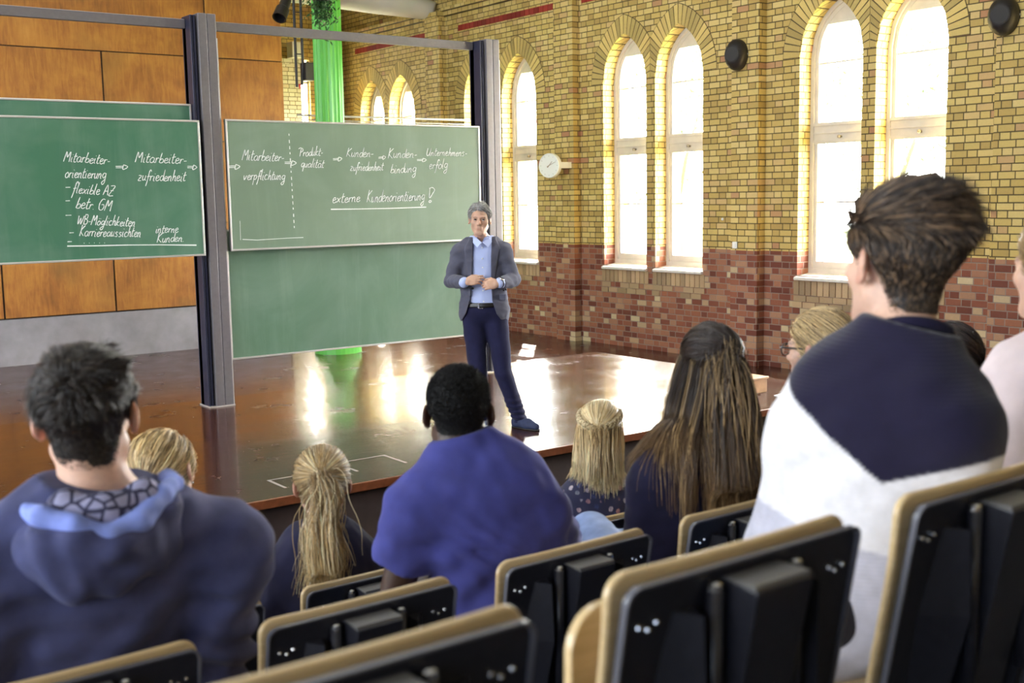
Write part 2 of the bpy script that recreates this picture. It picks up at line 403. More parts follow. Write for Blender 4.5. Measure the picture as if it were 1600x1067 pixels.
e = struct(wf.build('window_11', WHITEP)); MB().box(10.38, 10.62, 21.1, 21.105, 1.2, 4.55).build('pane', GLASS, e)
plain_wall('wall_opposite', -6.5, -6.2, -5.0, 21.3); plain_wall('wall_rear', -6.5, XO, -5.3, -5.0)
n = 12
for y in (-2.0, 1.0, 3.4, 7.02, 10.64, 14.26):      # window frames added round the lamps opposite and behind the seats
    fb = MB()
    for (a, b, c, d) in ((y-1.05, y-0.95, 1.1, 4.7), (y+0.95, y+1.05, 1.1, 4.7), (y-1.05, y+1.05, 1.1, 1.2), (y-1.05, y+1.05, 4.6, 4.7)): fb.box(-6.2, -5.82, a, b, c, d)
    struct(fb.build('window_%d' % n, WHITEP)); n += 1
for x in (1.5, 5.1, 8.7):
    fb = MB()
    for (a, b, c, d) in ((x-1.05, x-0.95, 2.6, 5.8), (x+0.95, x+1.05, 2.6, 5.8), (x-1.05, x+1.05, 2.6, 2.7), (x-1.05, x+1.05, 5.7, 5.8)): fb.box(a, b, -5.0, -4.82, c, d)
    struct(fb.build('window_%d' % n, WHITEP)); n += 1
CEIL = simple('ceiling_plaster', (0.62, 0.60, 0.56), 0.85, var=0.05, scale=2)
struct(MB().box(-6.5, XO, -5.3, 21.3, 7.8, 8.0).build('ceiling', CEIL))
struct(MB().tube([(8.4, 20.3, 5.75), (9.6, 19.3, 5.62), (10.5, 18.1, 5.3), (11.25, 17.4, 5.05)], [0.30, 0.30, 0.26, 0.16], 14).build('trim_vault_rib', CEIL, smooth=True))

# wood-clad end wall: plywood panels over a concrete plinth
def plywood():
    t = NT('stained_plywood'); p = t.pos(); r = t.n('ObjectInfo').outputs['Random']
    cb = t.n('CombineXYZ'); t.l(t.math('MULTIPLY', r, 37.0), cb.inputs[0]); t.l(t.math('MULTIPLY', r, 11.0), cb.inputs[2])
    ad = t.n('VectorMath', operation='ADD'); t.l(p, ad.inputs[0]); t.l(cb.outputs[0], ad.inputs[1]); q = ad.outputs[0]
    a = t.noise(q, 1.6, 6, 0.6, 0.4); b = t.noise(t.mapping(q, (9, 1, 1.2)), 2.5, 6, 0.6, 0.8)
    f = t.math('ADD', t.math('MULTIPLY', a, 0.6), t.math('MULTIPLY', b, 0.4))
    c = t.ramp(f, [(0.30, (0.13, 0.045, 0.010)), (0.45, (0.235, 0.088, 0.016)), (0.58, (0.32, 0.135, 0.024)), (0.75, (0.40, 0.19, 0.042))])
    d = t.ramp(t.noise(q, 0.9, 3), [(0.5, 0.0), (0.68, 0.6)]); c = t.mix(d, c, (0.16, 0.085, 0.02))
    t.set(Base_Color=c, Roughness=0.5, Specular_IOR_Level=0.35); t.bump(b, 0.12, 0.004); return t.m
PLY = plywood(); CONC = simple('plinth_concrete', (0.20, 0.19, 0.21), 0.8, var=0.18, scale=3, bump=0.2)
YW = 16.9
pw = struct(MB().box(-6.2, 8.07, YW+0.03, YW+0.20, FZ, 7.4).build('wall_stage_end', simple('joint_shadow_gap', (0.02, 0.012, 0.008), 0.8)))
MB().box(-6.2, 8.0, YW-0.05, YW+0.06, FZ, 0.24).build('plinth', CONC, pw)
rows = [(0.26, 1.49, 5.29), (1.50, 2.715, 6.85), (2.73, 3.955, 5.29), (3.97, 5.195, 6.85), (5.21, 6.43, 5.29)]
for (z0, z1, j) in rows:
    w = 1.53 if z1 < 3.96 else 3.06
    xs = [j+w*i for i in range(-8, 3)]
    for x in xs:
        x0, x1 = x, min(x+w, 8.08)
        if x0 > 7.9 or x1 < -6.1: continue
        if 8.08-x1 < 0.4: x1 = 8.08
        bevel(MB().box(max(x0+0.012, -6.1), x1-(0.012 if x1 < 8.08 else 0), YW, YW+0.03, z0, z1).build('panel', PLY, pw), 0.003)

# the stage
st = struct(MB().box(-4.0, 8.67, 6.42, 10.12, -0.05, 0.0).build('stage', STAGE)); st['label'] = 'dark varnished wooden stage in front of the seats'
MB().box(-3.95, 8.62, 6.47, 10.07, FZ, -0.05).build('stage_skirt', simple('stage_skirt_paint', (0.045, 0.026, 0.022), 0.6, var=0.3, scale=6), st)
MB().bbox(-4.0, 8.67, 6.395, 6.42, -0.055, 0.001, 0.004).build('stage_nosing', simple('nosing_wood', (0.16, 0.05, 0.02), 0.3, var=0.3, scale=18), st)

# stepped floor under the seats
TREAD = simple('seating_step_carpet', (0.022, 0.021, 0.026), 0.95, var=0.3, scale=50)
ROWY = (1.0, 2.06, 3.10); ROWTOP = (1.33, 0.96, 0.62); ROWFL = tuple(z-0.86 for z in ROWTOP)
s = MB()
ys = [(-5.0, 0.16, 0.84), (0.16, 1.16, ROWFL[0]), (1.16, 2.22, ROWFL[1]), (2.22, 3.9, ROWFL[2]), (3.9, 6.47, FZ)]
for (a, b, z) in ys: s.box(-6.2, XW, a, b, FZ-0.15, z)
struct(s.build('floor_seating_steps', TREAD))

# outside: ground, trees and a hedge beyond the windows
struct(MB().box(XO+0.02, 60, -30, 60, -0.9, -0.5).build('ground', simple('gravel_and_lawn', (0.20, 0.24, 0.11), 0.9, var=0.3, scale=1.5)))
# ------------------------------------------------------------------ boards
ALU_D = simple('anodised_dark_grey', (0.17, 0.155, 0.165), 0.42, 0.4, var=0.06, scale=30)
ALU_L = simple('bright_aluminium_edge', (0.62, 0.60, 0.58), 0.35, 0.6)
ALU_B = simple('channel_blue_black', (0.03, 0.032, 0.06), 0.35, 0.4)
def board_mat(name, c, seed):
    t = NT(name); p = t.mapping(t.pos(), loc=(seed, 0, 0))
    sm = t.ramp(t.noise(p, 1.3, 4, 0.6, 0.6), [(0.42, 0.0), (0.75, 0.5)])
    st_ = t.ramp(t.noise(t.mapping(p, (1, 1, 0.12)), 6, 5, 0.65, 0.5), [(0.5, 0.0), (0.8, 0.35)])
    f = t.math('ADD', sm, st_); cc = t.mix(t.math('MULTIPLY', f, 0.32), c, (0.42, 0.52, 0.44))
    fine = t.noise(p, 160, 2); t.set(Base_Color=cc, Roughness=t.ramp(t.noise(p, 2.0, 3), [(0.3, 0.36), (0.7, 0.48)]), Specular_IOR_Level=0.5)
    t.bump(fine, 0.05, 0.002); return t.m
GB = board_mat('green_chalkboard_steel', (0.048, 0.150, 0.088), 0.0); GB2 = board_mat('green_chalkboard_steel_wiped_glare', (0.15, 0.215, 0.15), 9.0)  # paler second board: chalk film plus window glare painted into the base colour
def chalkboard(x0, x1, z0, z1, y, label, m, group='chalkboards on the stage'):
    t = thing('chalkboard', label, 'chalkboard', ((x0+x1)/2, y, z0), 0, group); X, Z = (x0+x1)/2, z0
    MB().box(x0-X, x1-X, -0.012, 0.012, 0, z1-z0).build('writing_surface', m, t)
    f = MB(); w = 0.017
    f.box(x0-X, x1-X, -0.019, 0.018, 0, w).box(x0-X, x1-X, -0.019, 0.018, z1-z0-w, z1-z0).box(x0-X, x0-X+w, -0.019, 0.018, w, z1-z0-w).box(x1-X-w, x1-X, -0.019, 0.018, w, z1-z0-w)
    bevel(f.build('edge_frame', ALU_L, t), 0.003); return t
YB1, YB2 = 9.655, 9.76
bd_w = chalkboard(0.88, 3.812, 1.345, 2.502, YB1, 'long green chalkboard with a handwritten German list, before the wood-clad wall', GB)
chalkboard(0.90, 3.79, 1.485, 2.645, YB2, 'green chalkboard mostly hidden behind the one with the handwritten list', GB)
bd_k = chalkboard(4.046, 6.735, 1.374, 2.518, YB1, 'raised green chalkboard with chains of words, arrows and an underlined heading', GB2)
chalkboard(4.045, 6.788, 0.395, 1.56, YB2, 'empty green chalkboard hanging low behind the lecturer', board_mat('green_chalkboard_steel_soft_glare', (0.088, 0.168, 0.108), 21.0))  # paler green base with some window glare painted in
# posts and beam of the board frame
fr = thing('board_frame', 'dark grey metal frame with two posts that carries the chalkboards', 'board frame', (3.93, 9.82, 0))
def post(x, h, name='post'):
    p = MB(); ox, oy = x-3.93, 0
    p.bbox(ox-0.075, ox+0.002, -0.16, 0.05, 0.004, h, 0.006); p.bbox(ox+0.006, ox+0.085, -0.16, 0.05, 0.004, h, 0.006)
    o = p.build(name, ALU_D, fr)
    c = MB()
    for dx in (-0.135, -0.108): c.bbox(ox+dx, ox+dx+0.02, -0.13, 0.06, 0.004, h-0.015, 0.004)
    c.box(ox-0.135, ox-0.075, -0.02, 0.04, 0.004, h-0.03); c.build('channel', ALU_B, o)
    c = MB(); c.box(ox+0.087, ox+0.098, -0.145, -0.10, 0.01, h-0.2); c.build('guide_rail', ALU_L, o)
    c = MB().box(ox-0.14, ox+0.095, -0.165, 0.08, 0.0, 0.012); c.build('foot_plate', ALU_L, o)
    return o
post(3.93, 3.405); post(6.93, 3.385)
b = MB().bbox(0.08, 2.86, -0.02, 0.03, 3.285, 3.365, 0.004); b.build('beam', ALU_D, fr)
b = MB().bbox(-3.1, -0.135, -0.02, 0.03, 3.285, 3.365, 0.004); b.build('beam', ALU_D, fr)

# chalk handwriting
CHALK = simple('white_chalk', (0.80, 0.82, 0.80), 0.95, var=0.12, scale=300)
G = {   # strokes; x-height 1, ascender 2, descender -1
 'a': [[(.62,.85),(.35,1),(.08,.6),(.15,.1),(.42,.05),(.62,.5),(.64,.9),(.62,.2),(.82,.02)]],
 'b': [[(.22,2.1),(.12,1),(.05,.1)],[(.08,.5),(.35,.9),(.6,.6),(.5,.12),(.12,.05)]],
 'c': [[(.55,.85),(.3,1),(.06,.55),(.2,.05),(.58,.15)]],
 'd': [[(.58,.8),(.3,.95),(.06,.5),(.2,.02),(.5,.3),(.66,2.1),(.6,.3),(.75,.02)]],
 'e': [[(.05,.45),(.5,.65),(.4,1),(.12,.75),(.12,.15),(.35,.0),(.62,.25)]],
 'f': [[(.62,1.75),(.48,2.1),(.3,1.7),(.2,.2),(.05,-1)],[(.02,.75),(.5,.9)]],
 'g': [[(.6,.85),(.3,1),(.08,.5),(.3,.1),(.58,.5),(.62,.95),(.58,-.6),(.3,-1.05),(.1,-.7),(.6,-.1)]],
 'h': [[(.2,2.1),(.08,.02)],[(.1,.45),(.35,.95),(.5,.7),(.48,.05),(.66,.05)]],
 'i': [[(.12,.95),(.08,.1),(.25,.02)],[(.18,1.42),(.2,1.5)]],
 'k': [[(.2,2.1),(.05,.02)],[(.55,1),(.12,.5),(.55,.0)]],
 'l': [[(.2,2.1),(.08,.3),(.22,.0)]],
 'm': [[(.06,.95),(.04,.0)],[(.05,.5),(.25,.95),(.35,.7),(.33,.0)],[(.35,.5),(.55,.95),(.66,.7),(.64,.1),(.8,.02)]],
 'n': [[(.06,.95),(.04,.0)],[(.05,.5),(.3,.95),(.45,.7),(.42,.1),(.6,.02)]],
 'o': [[(.35,.98),(.08,.6),(.15,.06),(.45,.06),(.58,.6),(.35,.98),(.5,.9)]],
 'p': [[(.12,.95),(.0,-1)],[(.08,.6),(.35,.95),(.55,.6),(.35,.08),(.08,.2)]],
 'q': [[(.58,.85),(.3,1),(.06,.5),(.25,.05),(.55,.5),(.6,.95),(.5,-1)]],
 'r': [[(.08,.95),(.06,.0)],[(.07,.5),(.25,.9),(.48,.85)]],
 's': [[(.5,.9),(.25,1),(.12,.75),(.45,.35),(.35,.02),(.05,.1)]],
 't': [[(.25,1.8),(.12,.3),(.25,.0),(.45,.12)],[(.0,1.05),(.5,1.2)]],
 'u': [[(.08,.95),(.06,.25),(.2,.02),(.45,.4),(.5,.95),(.46,.15),(.62,.02)]],
 'v': [[(.02,1.0),(.2,.02),(.52,1.0)]], 'x': [[(.05,.95),(.5,.02)],[(.55,.95),(.0,.02)]],
 'z': [[(.05,.95),(.5,.9),(.08,.08),(.55,.02)],[(.15,.5),(.45,.52)]],
 'ä': [[(.62,.85),(.35,1),(.08,.6),(.15,.1),(.42,.05),(.62,.5),(.64,.9),(.62,.2),(.82,.02)],[(.25,1.45),(.27,1.55)],[(.5,1.48),(.52,1.58)]],
 'ö': [[(.35,.98),(.08,.6),(.15,.06),(.45,.06),(.58,.6),(.35,.98)],[(.2,1.4),(.22,1.5)],[(.45,1.42),(.47,1.52)]],
 'A': [[(.02,.0),(.45,2.0),(.75,.0)],[(.15,.75),(.7,.8)]], 'B': [[(.12,1.95),(.05,.0)],[(.05,1.9),(.5,1.85),(.5,1.2),(.12,1.05),(.62,.8),(.55,.1),(.03,.02)]],
 'G': [[(.7,1.85),(.35,1.9),(.05,1.1),(.15,.15),(.55,.05),(.75,.6),(.6,1.0),(.35,.9)]],
 'K': [[(.22,2.1),(.05,.0)],[(.75,2.0),(.15,.95),(.72,.0)]], 'M': [[(.02,.0),(.2,2.0),(.45,.9),(.8,2.0),(.85,.0)]],
 'P': [[(.3,1.8),(.2,.0)],[(-.25,1.75),(.1,2.0),(.62,1.75),(.65,1.2),(.25,.95)]], 'U': [[(.1,2.0),(.05,.5),(.3,.0),(.6,.5),(.75,2.0),(.7,.3),(.85,.0)]],
 'W': [[(.05,1.9),(.2,.0),(.5,1.4),(.65,.0),(1.0,1.95)]], 'Z': [[(.05,1.9),(.75,1.85),(.05,.05),(.75,.0)],[(.15,1.0),(.65,1.0)]],
 '-': [[(.05,.55),(.42,.6)]], '.': [[(.08,.02),(.14,.05)]], '–': [[(.0,.6),(.75,.66)]],
 '!': [[(.05,1.95),(.35,2.05),(.6,1.7),(.45,1.2),(.15,.6),(.12,2.0)],[(.12,.1),(.25,.25),(.38,.1),(.22,-.08),(.12,.1)]],
 '>': [[(.0,.62),(1.1,.66)],[(.05,.28),(1.05,.32)],[(1.1,1.0),(1.1,-.1),(1.75,.5),(1.1,1.0)]],
}
WID = {'m': .88, 'M': 1.05, 'W': 1.15, 'i': .38, 'l': .36, 'f': .55, 't': .5, 'r': .5, '.': .3, ' ': .5, '-': .55, '–': 1.0, '>': 2.0, 'G': .9, 'K': .85, 'U': .98, 'A': .9, 'B': .8, 'Z': .9, 'P': .85, 'a': .82, 'ä': .82, '!': .7}
def smooth_path(pts, n=5):
    if len(pts) < 3: return [pts[0], ((pts[0][0]+pts[1][0])/2, (pts[0][1]+pts[1][1])/2), pts[1]]
    P = [pts[0]]+list(pts)+[pts[-1]]; out = []
    for i in range(1, len(P)-2):
        p0, p1, p2, p3 = (np.array(q) for q in P[i-1:i+3])
        for k in range(n):
            t = k/n; out.append(tuple(0.5*((2*p1)+(-p0+p2)*t+(2*p0-5*p1+4*p2-p3)*t*t+(-p0+3*p1-3*p2+p3)*t**3)))
    return out+[tuple(pts[-1])]
class Chalk:
    def __init__(s, y): s.mb = MB(); s.y = y
    def stroke(s, pts, w=0.006):
        pts = [np.array(p, float) for p in pts]; L = []
        for i, p in enumerate(pts):
            d = pts[min(i+1, len(pts)-1)]-pts[max(i-1, 0)]; d = d/(np.linalg.norm(d)+1e-9); nrm = np.array((-d[1], d[0]))
            ww = w*random.uniform(0.36, 0.62); L.append((p+nrm*ww, p-nrm*ww))
        v = []; f = []
        for a, b in L: v += [(a[0], s.y, a[1]), (b[0], s.y, b[1]), (a[0], s.y+0.0025, a[1]), (b[0], s.y+0.0025, b[1])]
        for i in range(len(L)-1):
            q = 4*i; f += [(q, q+1, q+5, q+4), (q, q+4, q+6, q+2), (q+1, q+3, q+7, q+5)]
        s.mb.add(v, f)
    def text(s, txt, p0, p1, h, slant=0.22, w=0.006):
        """baseline from p0 to p1 (x, z in metres), x-height h"""
        tot = sum(WID.get(c, .68) for c in txt); p0 = np.array(p0, float); p1 = np.array(p1, float); d = p1-p0; sx = np.linalg.norm(d)/tot; d = d/np.linalg.norm(d); n = np.array((-d[1], d[0])); x = 0
        for c in txt:
            j = random.uniform(-.06, .06); k = random.uniform(.92, 1.1)
            for st in G.get(c, []):
                s.stroke([p0 + d*((x+px)*sx + slant*py*h) + n*((py*k+j)*h) for px, py in smooth_path(st)], w)
            x += WID.get(c, .68)
    def flush(s, name, parent):
        o = s.mb.build(name, CHALK, parent); o.location = (-parent.location.x, -parent.location.y, -parent.location.z); s.mb = MB(); return o
def px2board(x, y, Y=YB1-0.0155):
    d = cr_*((x-800)/CAM_F) - cu_*((y-533.5)/CAM_F) + cf_; t = (Y-CAM_POS.y)/d.y; return (d.x*t, CAM_POS.z+d.z*t)
BD = bd_w
def W(ch, txt, x0, y0, x1, y1, h, **k):
    ch.text(txt, px2board(x0, y0), px2board(x1, y1), h, **k); ch.flush('chalk_arrow' if txt == '>' else 'chalk_dash' if txt == '–' else 'chalk_word', BD)
c = Chalk(YB1-0.0155)
W(c, 'Mitarbeiter-', 99, 252, 172, 257, 0.042); W(c, 'orientierung', 101, 277, 165, 279, 0.042)
W(c, '>', 180, 264, 202, 264, 0.036); W(c, 'Mitarbeiter-', 211, 253, 292, 256, 0.042); W(c, '>', 292, 264, 309, 265, 0.036)
W(c, 'zufriedenheit', 215, 282, 290, 283, 0.042); W(c, '–', 102, 295, 112, 295, 0.02); W(c, 'flexible AZ', 113, 301, 178, 306, 0.040)
W(c, '–', 102, 316, 111, 316, 0.02); W(c, 'betr. GM', 118, 325, 174, 330, 0.044); W(c, '–', 102, 339, 114, 339, 0.02); W(c, 'WB-Möglichkeiten', 120, 350, 211, 354, 0.038)
W(c, '–', 108, 366, 117, 366, 0.02); W(c, 'Karriereaussichten', 124, 369, 220, 370, 0.040); W(c, '–', 105, 380, 114, 380, 0.02); [W(c, '.', 130+8*i, 380, 134+8*i, 380, 0.03) for i in range(5)]
W(c, 'interne', 243, 364, 279, 363, 0.036); W(c, 'Kunden.', 245, 379, 288, 377, 0.038)
c.stroke([px2board(x, y) for x, y in ((105, 384.5), (150, 384), (200, 382.8), (250, 382.5), (307, 383))], 0.010)
c.flush('chalk_line', BD); BD = bd_k
c = Chalk(YB1-0.0155)
W(c, '>', 356, 264, 377, 264, 0.036); W(c, 'Mitarbeiter-', 378, 250, 444, 252, 0.044); W(c, 'verpflichtung', 380, 281, 445, 281, 0.042)
W(c, '>', 444, 257, 465, 258, 0.036); W(c, 'Produkt-', 467, 244, 505, 243, 0.038); W(c, 'qualität', 470, 261, 506, 262, 0.038)
W(c, '>', 520, 252, 536, 251, 0.034); W(c, 'Kunden-', 541, 245, 584, 245, 0.040); W(c, 'zufriedenheit', 547, 267, 599, 266, 0.038)
W(c, '>', 591, 249, 604, 248, 0.034); W(c, 'Kunden-', 606, 247, 652, 246, 0.042); W(c, 'bindung', 610, 271, 650, 269, 0.044)
W(c, '>', 651, 252, 668, 252, 0.034); W(c, 'Unternehmens-', 666, 243, 730, 244, 0.038); W(c, 'erfolg', 670, 264, 699, 263, 0.044)
W(c, 'externe', 519, 317, 563, 315, 0.046); W(c, 'Kundenorientierung', 573, 316, 663, 313, 0.052); W(c, '!', 668, 316, 679, 315, 0.062)
c.stroke([px2board(x, y) for x, y in ((517, 327), (560, 326.5), (610, 325.5), (666, 323.5))], 0.010); c.flush('chalk_line', BD)
for i in range(16):
    y = 209+i*9.6; x = 451.5+i*0.55; c.stroke([px2board(x, y), px2board(x+0.15, y+2), px2board(x+0.3, y+(5 if i % 3 else 3.2))], 0.007); c.flush('chalk_dash', BD)
c.stroke([px2board(x, y) for x, y in ((375, 345), (375.5, 360), (376, 375))], 0.003); c.flush('chalk_line', BD); c.stroke([px2board(x, y) for x, y in ((379, 374), (402, 375), (450, 372), (474, 371))], 0.005); c.flush('chalk_line', BD)

# wall things -----------------------------------------------------------------
BLK = simple('black_plastic', (0.012, 0.011, 0.012), 0.42, var=0.3, scale=40)
def wall_speaker(y, z, label):
    t = thing('wall_loudspeaker', label, 'loudspeaker', (XW, y, z), 0, 'loudspeakers on the brick wall')
    bm = bmesh.new(); bmesh.ops.create_uvsphere(bm, u_segments=32, v_segments=20, radius=1)
    for v in bm.verts:
        v.co = Vector((v.co.x*0.15, v.co.y*0.155, v.co.z*0.195)); v.co.x = max(v.co.x, -0.105-0.03*(1-(v.co.y/0.155)**2)) - 0.19
    o = obj('cabinet', [v.co[:] for v in bm.verts], [[v.index for v in f.verts] for f in bm.faces], BLK, t, True); bm.free()
    MB().lathe([(0, 0.098), (0.012, 0.1), (0.018, 0.085), (0.02, 0.0)], (-0.315, 0, 0.0), (-1, 0, 0), 28).build('grille', simple('speaker_grille', (0.02, 0.018, 0.018), 0.6, bump=0.6, scale=400), t)
    b = MB().tube([(-0.08, 0, -0.02), (0.0, 0, -0.02)], 0.03, 12).box(-0.015, 0.0, -0.05, 0.05, -0.09, 0.05); b.build('bracket', BLK, t)
    MB().lathe([(0, 0.012), (0.008, 0.012), (0.01, 0.0)], (-0.19, -0.152, 0.0), (0, -1, 0), 10).build('bolt', ALU_L, t)
    t.rotation_euler = (0, 0, 0.25)
    return t
wall_speaker(10.27, 3.53, 'black oval loudspeaker on the brick wall between the two full window pairs')
wall_speaker(6.68, 3.53, 'black oval loudspeaker high on the brick wall above the young man in the striped sweater')
t = thing('wall_clock', 'round white wall clock on a bracket beside the tall window', 'clock', (10.98, 13.76, 2.265))
CW = simple('clock_white', (0.82, 0.82, 0.78), 0.35)
MB().lathe([(0, 0.17), (0.01, 0.185), (0.07, 0.185), (0.085, 0.178), (0.085, 0.165), (0.078, 0.163), (0.078, 0)], (-0.05, 0, 0), (-1, -0.35, 0), 40).build('case', CW, t)
ax = Vector((-1, -0.35, 0)).normalized(); ay = Vector((0.35, -1, 0)).normalized(); o0 = Vector((-0.05, 0, 0)) + ax*0.081
HND = simple('clock_hand_brown', (0.25, 0.16, 0.08), 0.5)
def hand(a, l, w, name):
    d = ay*math.sin(a) + Vector((0, 0, 1))*math.cos(a); s = d.cross(ax)*w; MB().add([o0-d*0.04-s, o0-d*0.04+s, o0+d*l+s*.5, o0+d*l-s*.5], [(0, 1, 2, 3)]).build(name, HND, t)
hand(0.75, 0.085, 0.006, 'hour_hand'); o0 = o0 + ax*0.002; hand(1.15, 0.135, 0.004, 'minute_hand')
MK = simple('clock_mark', (0.45, 0.42, 0.36), 0.5)
for i in range(12):
    tk = MB()
    d = ay*math.sin(i*pi/6)+Vector((0, 0, 1))*math.cos(i*pi/6); s = d.cross(ax)*0.003; b0 = Vector((-0.05, 0, 0))+ax*0.0795; tk.add([b0+d*0.135-s, b0+d*0.135+s, b0+d*0.155+s, b0+d*0.155-s], [(0, 1, 2, 3)]); tk.build('hour_mark', MK, t)
MB().box(-0.06, 0.185, -0.19, -0.06, -0.04, 0.05).build('bracket', CW, t)
t = thing('light_switch', 'small white light switch on the wall above the red brickwork', 'switch', (XW-0.001, 10.27, 1.10))
t.location.x = XW-0.14; MB().bbox(-0.014, 0, -0.04, 0.04, 0, 0.085, 0.003).build('plate', CW, t); MB().bbox(-0.02, -0.012, -0.022, 0.022, 0.018, 0.066, 0.003).build('rocker', CW, t)
t = thing('wall_sensor', 'tiny white button on the yellow bricks above the light switch', 'sensor', (XW, 10.62, 1.47))
MB().lathe([(0, 0.018), (0.012, 0.017), (0.016, 0.008), (0.016, 0)], (0, 0, 0), (-1, 0, 0), 14).build('cap', CW, t)

# behind the boards ------------------------------------------------------------
def column_mat():
    t = NT('green_column_paint'); t.set(Base_Color=(0.11, 0.43, 0.075), Roughness=0.33); t.bump(t.noise(t.objco(), 30, 3), 0.05, 0.004); return t.m
t = thing('iron_column', 'bright green fluted iron column behind the chalkboards', 'column', (7.88, 15.0, FZ)); t['kind'] = 'structure'
n = 20; prof = []
for k in range(n*6):
    a = 2*pi*k/(n*6); fl = abs(math.sin(a*n/2)); prof.append((a, 0.206-0.016*fl**1.6))
mb = MB(); Z = (0.35, 7.9); vs_ = []
for z in Z: vs_ += [(r*math.cos(a), r*math.sin(a), z) for a, r in prof]
L = len(prof); mb.add(vs_, [(i, (i+1) % L, L+(i+1) % L, L+i) for i in range(L)]); mb.build('shaft', column_mat(), t)
MB().lathe([(0, 0.34), (0.12, 0.34), (0.16, 0.30), (0.22, 0.30), (0.28, 0.25), (0.36, 0.24)], (0, 0, 0), (0, 0, 1), 32).build('base', column_mat(), t)
t = thing('hanging_speaker_rig', 'black twin-tube rig with a small box hanging beside the green column', 'lighting rig', (7.83, 15.8, 3.45))
m = MB()
for x in (-0.055, 0.055): m.tube([(x, 0, 0.22), (x, 0, 4.3)], 0.021, 10)
for z in (0.5, 1.1, 1.75): m.tube([(-0.055, 0, z), (0.055, 0, z)], 0.009, 8)
m.build('tubes', BLK, t)
MB().bbox(0.05, 0.22, -0.09, 0.09, 0.12, 0.38, 0.01).build('speaker_box', BLK, t); MB().tube([(-0.055, 0, 0.02), (-0.055, 0, 0.25)], 0.02, 10).tube([(0.03, 0, 0.05), (0.055, 0, 0.3)], 0.02, 10).build('clamp', BLK, t)
MB().lathe([(0, 0.008), (0.05, 0.018), (0.07, 0.012)], (-0.01, 0, 0.0), (0, 0, 1), 10).build('plug', simple('red_plug', (0.5, 0.02, 0.02), 0.4), t)
t = thing('stage_spotlight', 'black stage spotlight hanging in front of the wood-clad wall', 'spotlight', (7.70, 16.0, 4.62))
d = Vector((-0.5, -0.35, -0.75)).normalized()
MB().lathe([(-0.20, 0.05), (-0.18, 0.075), (0.0, 0.08), (0.02, 0.10), (0.20, 0.105), (0.20, 0.092), (0.06, 0.085), (0.05, 0)], (0, 0, 0), d, 22).build('housing', BLK, t)
MB().tube([(0.10, 0.05, 0), (0.13, 0.1, 0.28), (0.05, 0.02, 0.55), (0.05, 0.0, 3.1)], 0.012, 8).build('yoke', BLK, t)
def leaf_cluster(name, n, cen, ext, size, mat, parent):
    v = []; f = []
    for i in range(n):
        c = Vector(cen) + Vector([random.gauss(0, e) for e in ext]); a = Vector([random.gauss(0, 1) for _ in range(3)]).normalized(); b = a.orthogonal().normalized(); s = size*random.uniform(.6, 1.3); q = len(v); w = a.cross(b)*s*0.3
        v += [c-b*s, c+w, c+b*s, c-w]; f.append((q, q+1, q+2, q+3))
    return obj(name, v, f, mat, parent)
LEAF = simple('dark_leaf', (0.02, 0.07, 0.018), 0.5, var=0.5, scale=9)
t = thing('hanging_plant', 'dark trailing plant hanging against the top of the green column', 'plant', (7.52, 14.45, 3.93))
leaf_cluster('foliage', 700, (0, 0, 0.55), (0.085, 0.07, 0.17), 0.042, LEAF, t); MB().tube([(0, 0, 0.6), (0.02, 0, 3.4)], 0.008, 6).build('cord', BLK, t)
MB().lathe([(0, 0.10), (0.02, 0.12), (0.15, 0.15), (0.16, 0.14), (0.10, 0.12)], (0, 0, 0.55), (0, 0, 1), 18).build('basket', BLK, t)
rl = tag(MB().tube([(8.1, 16.5, 3.12), (11.32, 16.5, 3.12)], 0.016, 8).tube([(8.1, 16.5, 3.05), (11.32, 16.5, 3.05)], 0.008, 8).build('horizontal_rail', simple('rail_grey', (0.35, 0.35, 0.36), 0.4, 0.6)), 'thin grey rail running across just above the lecturer’s chalkboard', 'rail')
rl['label'] = 'thin grey rail crossing in front of the far arched windows'
BOXW = simple('pale_box', (0.62, 0.60, 0.55), 0.6)
tag(MB().bbox(10.02, 10.26, 20.5, 20.74, 4.52, 4.82, 0.01).build('junction_box', BOXW), 'small pale box on the ledge beside the wood-clad wall', 'box')

# on the stage -------------------------------------------------------------------
WOODB = simple('light_wood_block', (0.42, 0.24, 0.13), 0.45, var=0.25, scale=9)
t = thing('wooden_step', 'low pale wooden step box standing at the far end of the stage', 'step box', (7.72, 6.98, 0))
MB().bbox(-0.2, 0.30, 0.0, 0.5, 0.0, 0.125, 0.004).build('body', WOODB, t); MB().bbox(-0.21, 0.31, -0.012, 0.51, 0.125, 0.145, 0.004).build('top', simple('step_top', (0.5, 0.32, 0.19), 0.35, var=0.2, scale=9), t)
PAPER = simple('white_paper', (0.85, 0.85, 0.83), 0.7)
p = MB(); Nx = 6
for i in range(Nx+1):
    x = i/Nx; z = 0.004+0.008*math.sin(x*3)**2
    p.v += [(x*0.30, 0, z), (x*0.30+0.03, 0.21, z+0.003)]
for i in range(Nx): p.f.append((2*i, 2*i+2, 2*i+3, 2*i+1)); p.m.append(0)
o = p.build('paper_sheet', PAPER); o.location = (7.86, 6.58, 0.0); m_ = o.modifiers.new('s', 'SOLIDIFY'); m_.thickness = 0.002
tag(o, 'white sheet of paper lying on the stage by the wooden step', 'paper')
TAPE = simple('stage_tape', (0.24, 0.22, 0.2), 0.6)
tp = MB()
for (x0, x1, y0, y1) in ((3.05, 3.5, 6.85, 6.865), (3.05, 3.07, 6.6, 6.86), (3.62, 4.0, 7.0, 7.015), (3.62, 3.64, 6.7, 7.0), (4.0, 4.02, 6.7, 7.015), (3.35, 3.37, 6.55, 6.8)): tp.box(x0, x1, y0, y1, 0.0, 0.0012)
tag(tp.build('floor_tape_marks', TAPE), 'worn strips of pale marking tape near the front edge of the stage', 'tape')

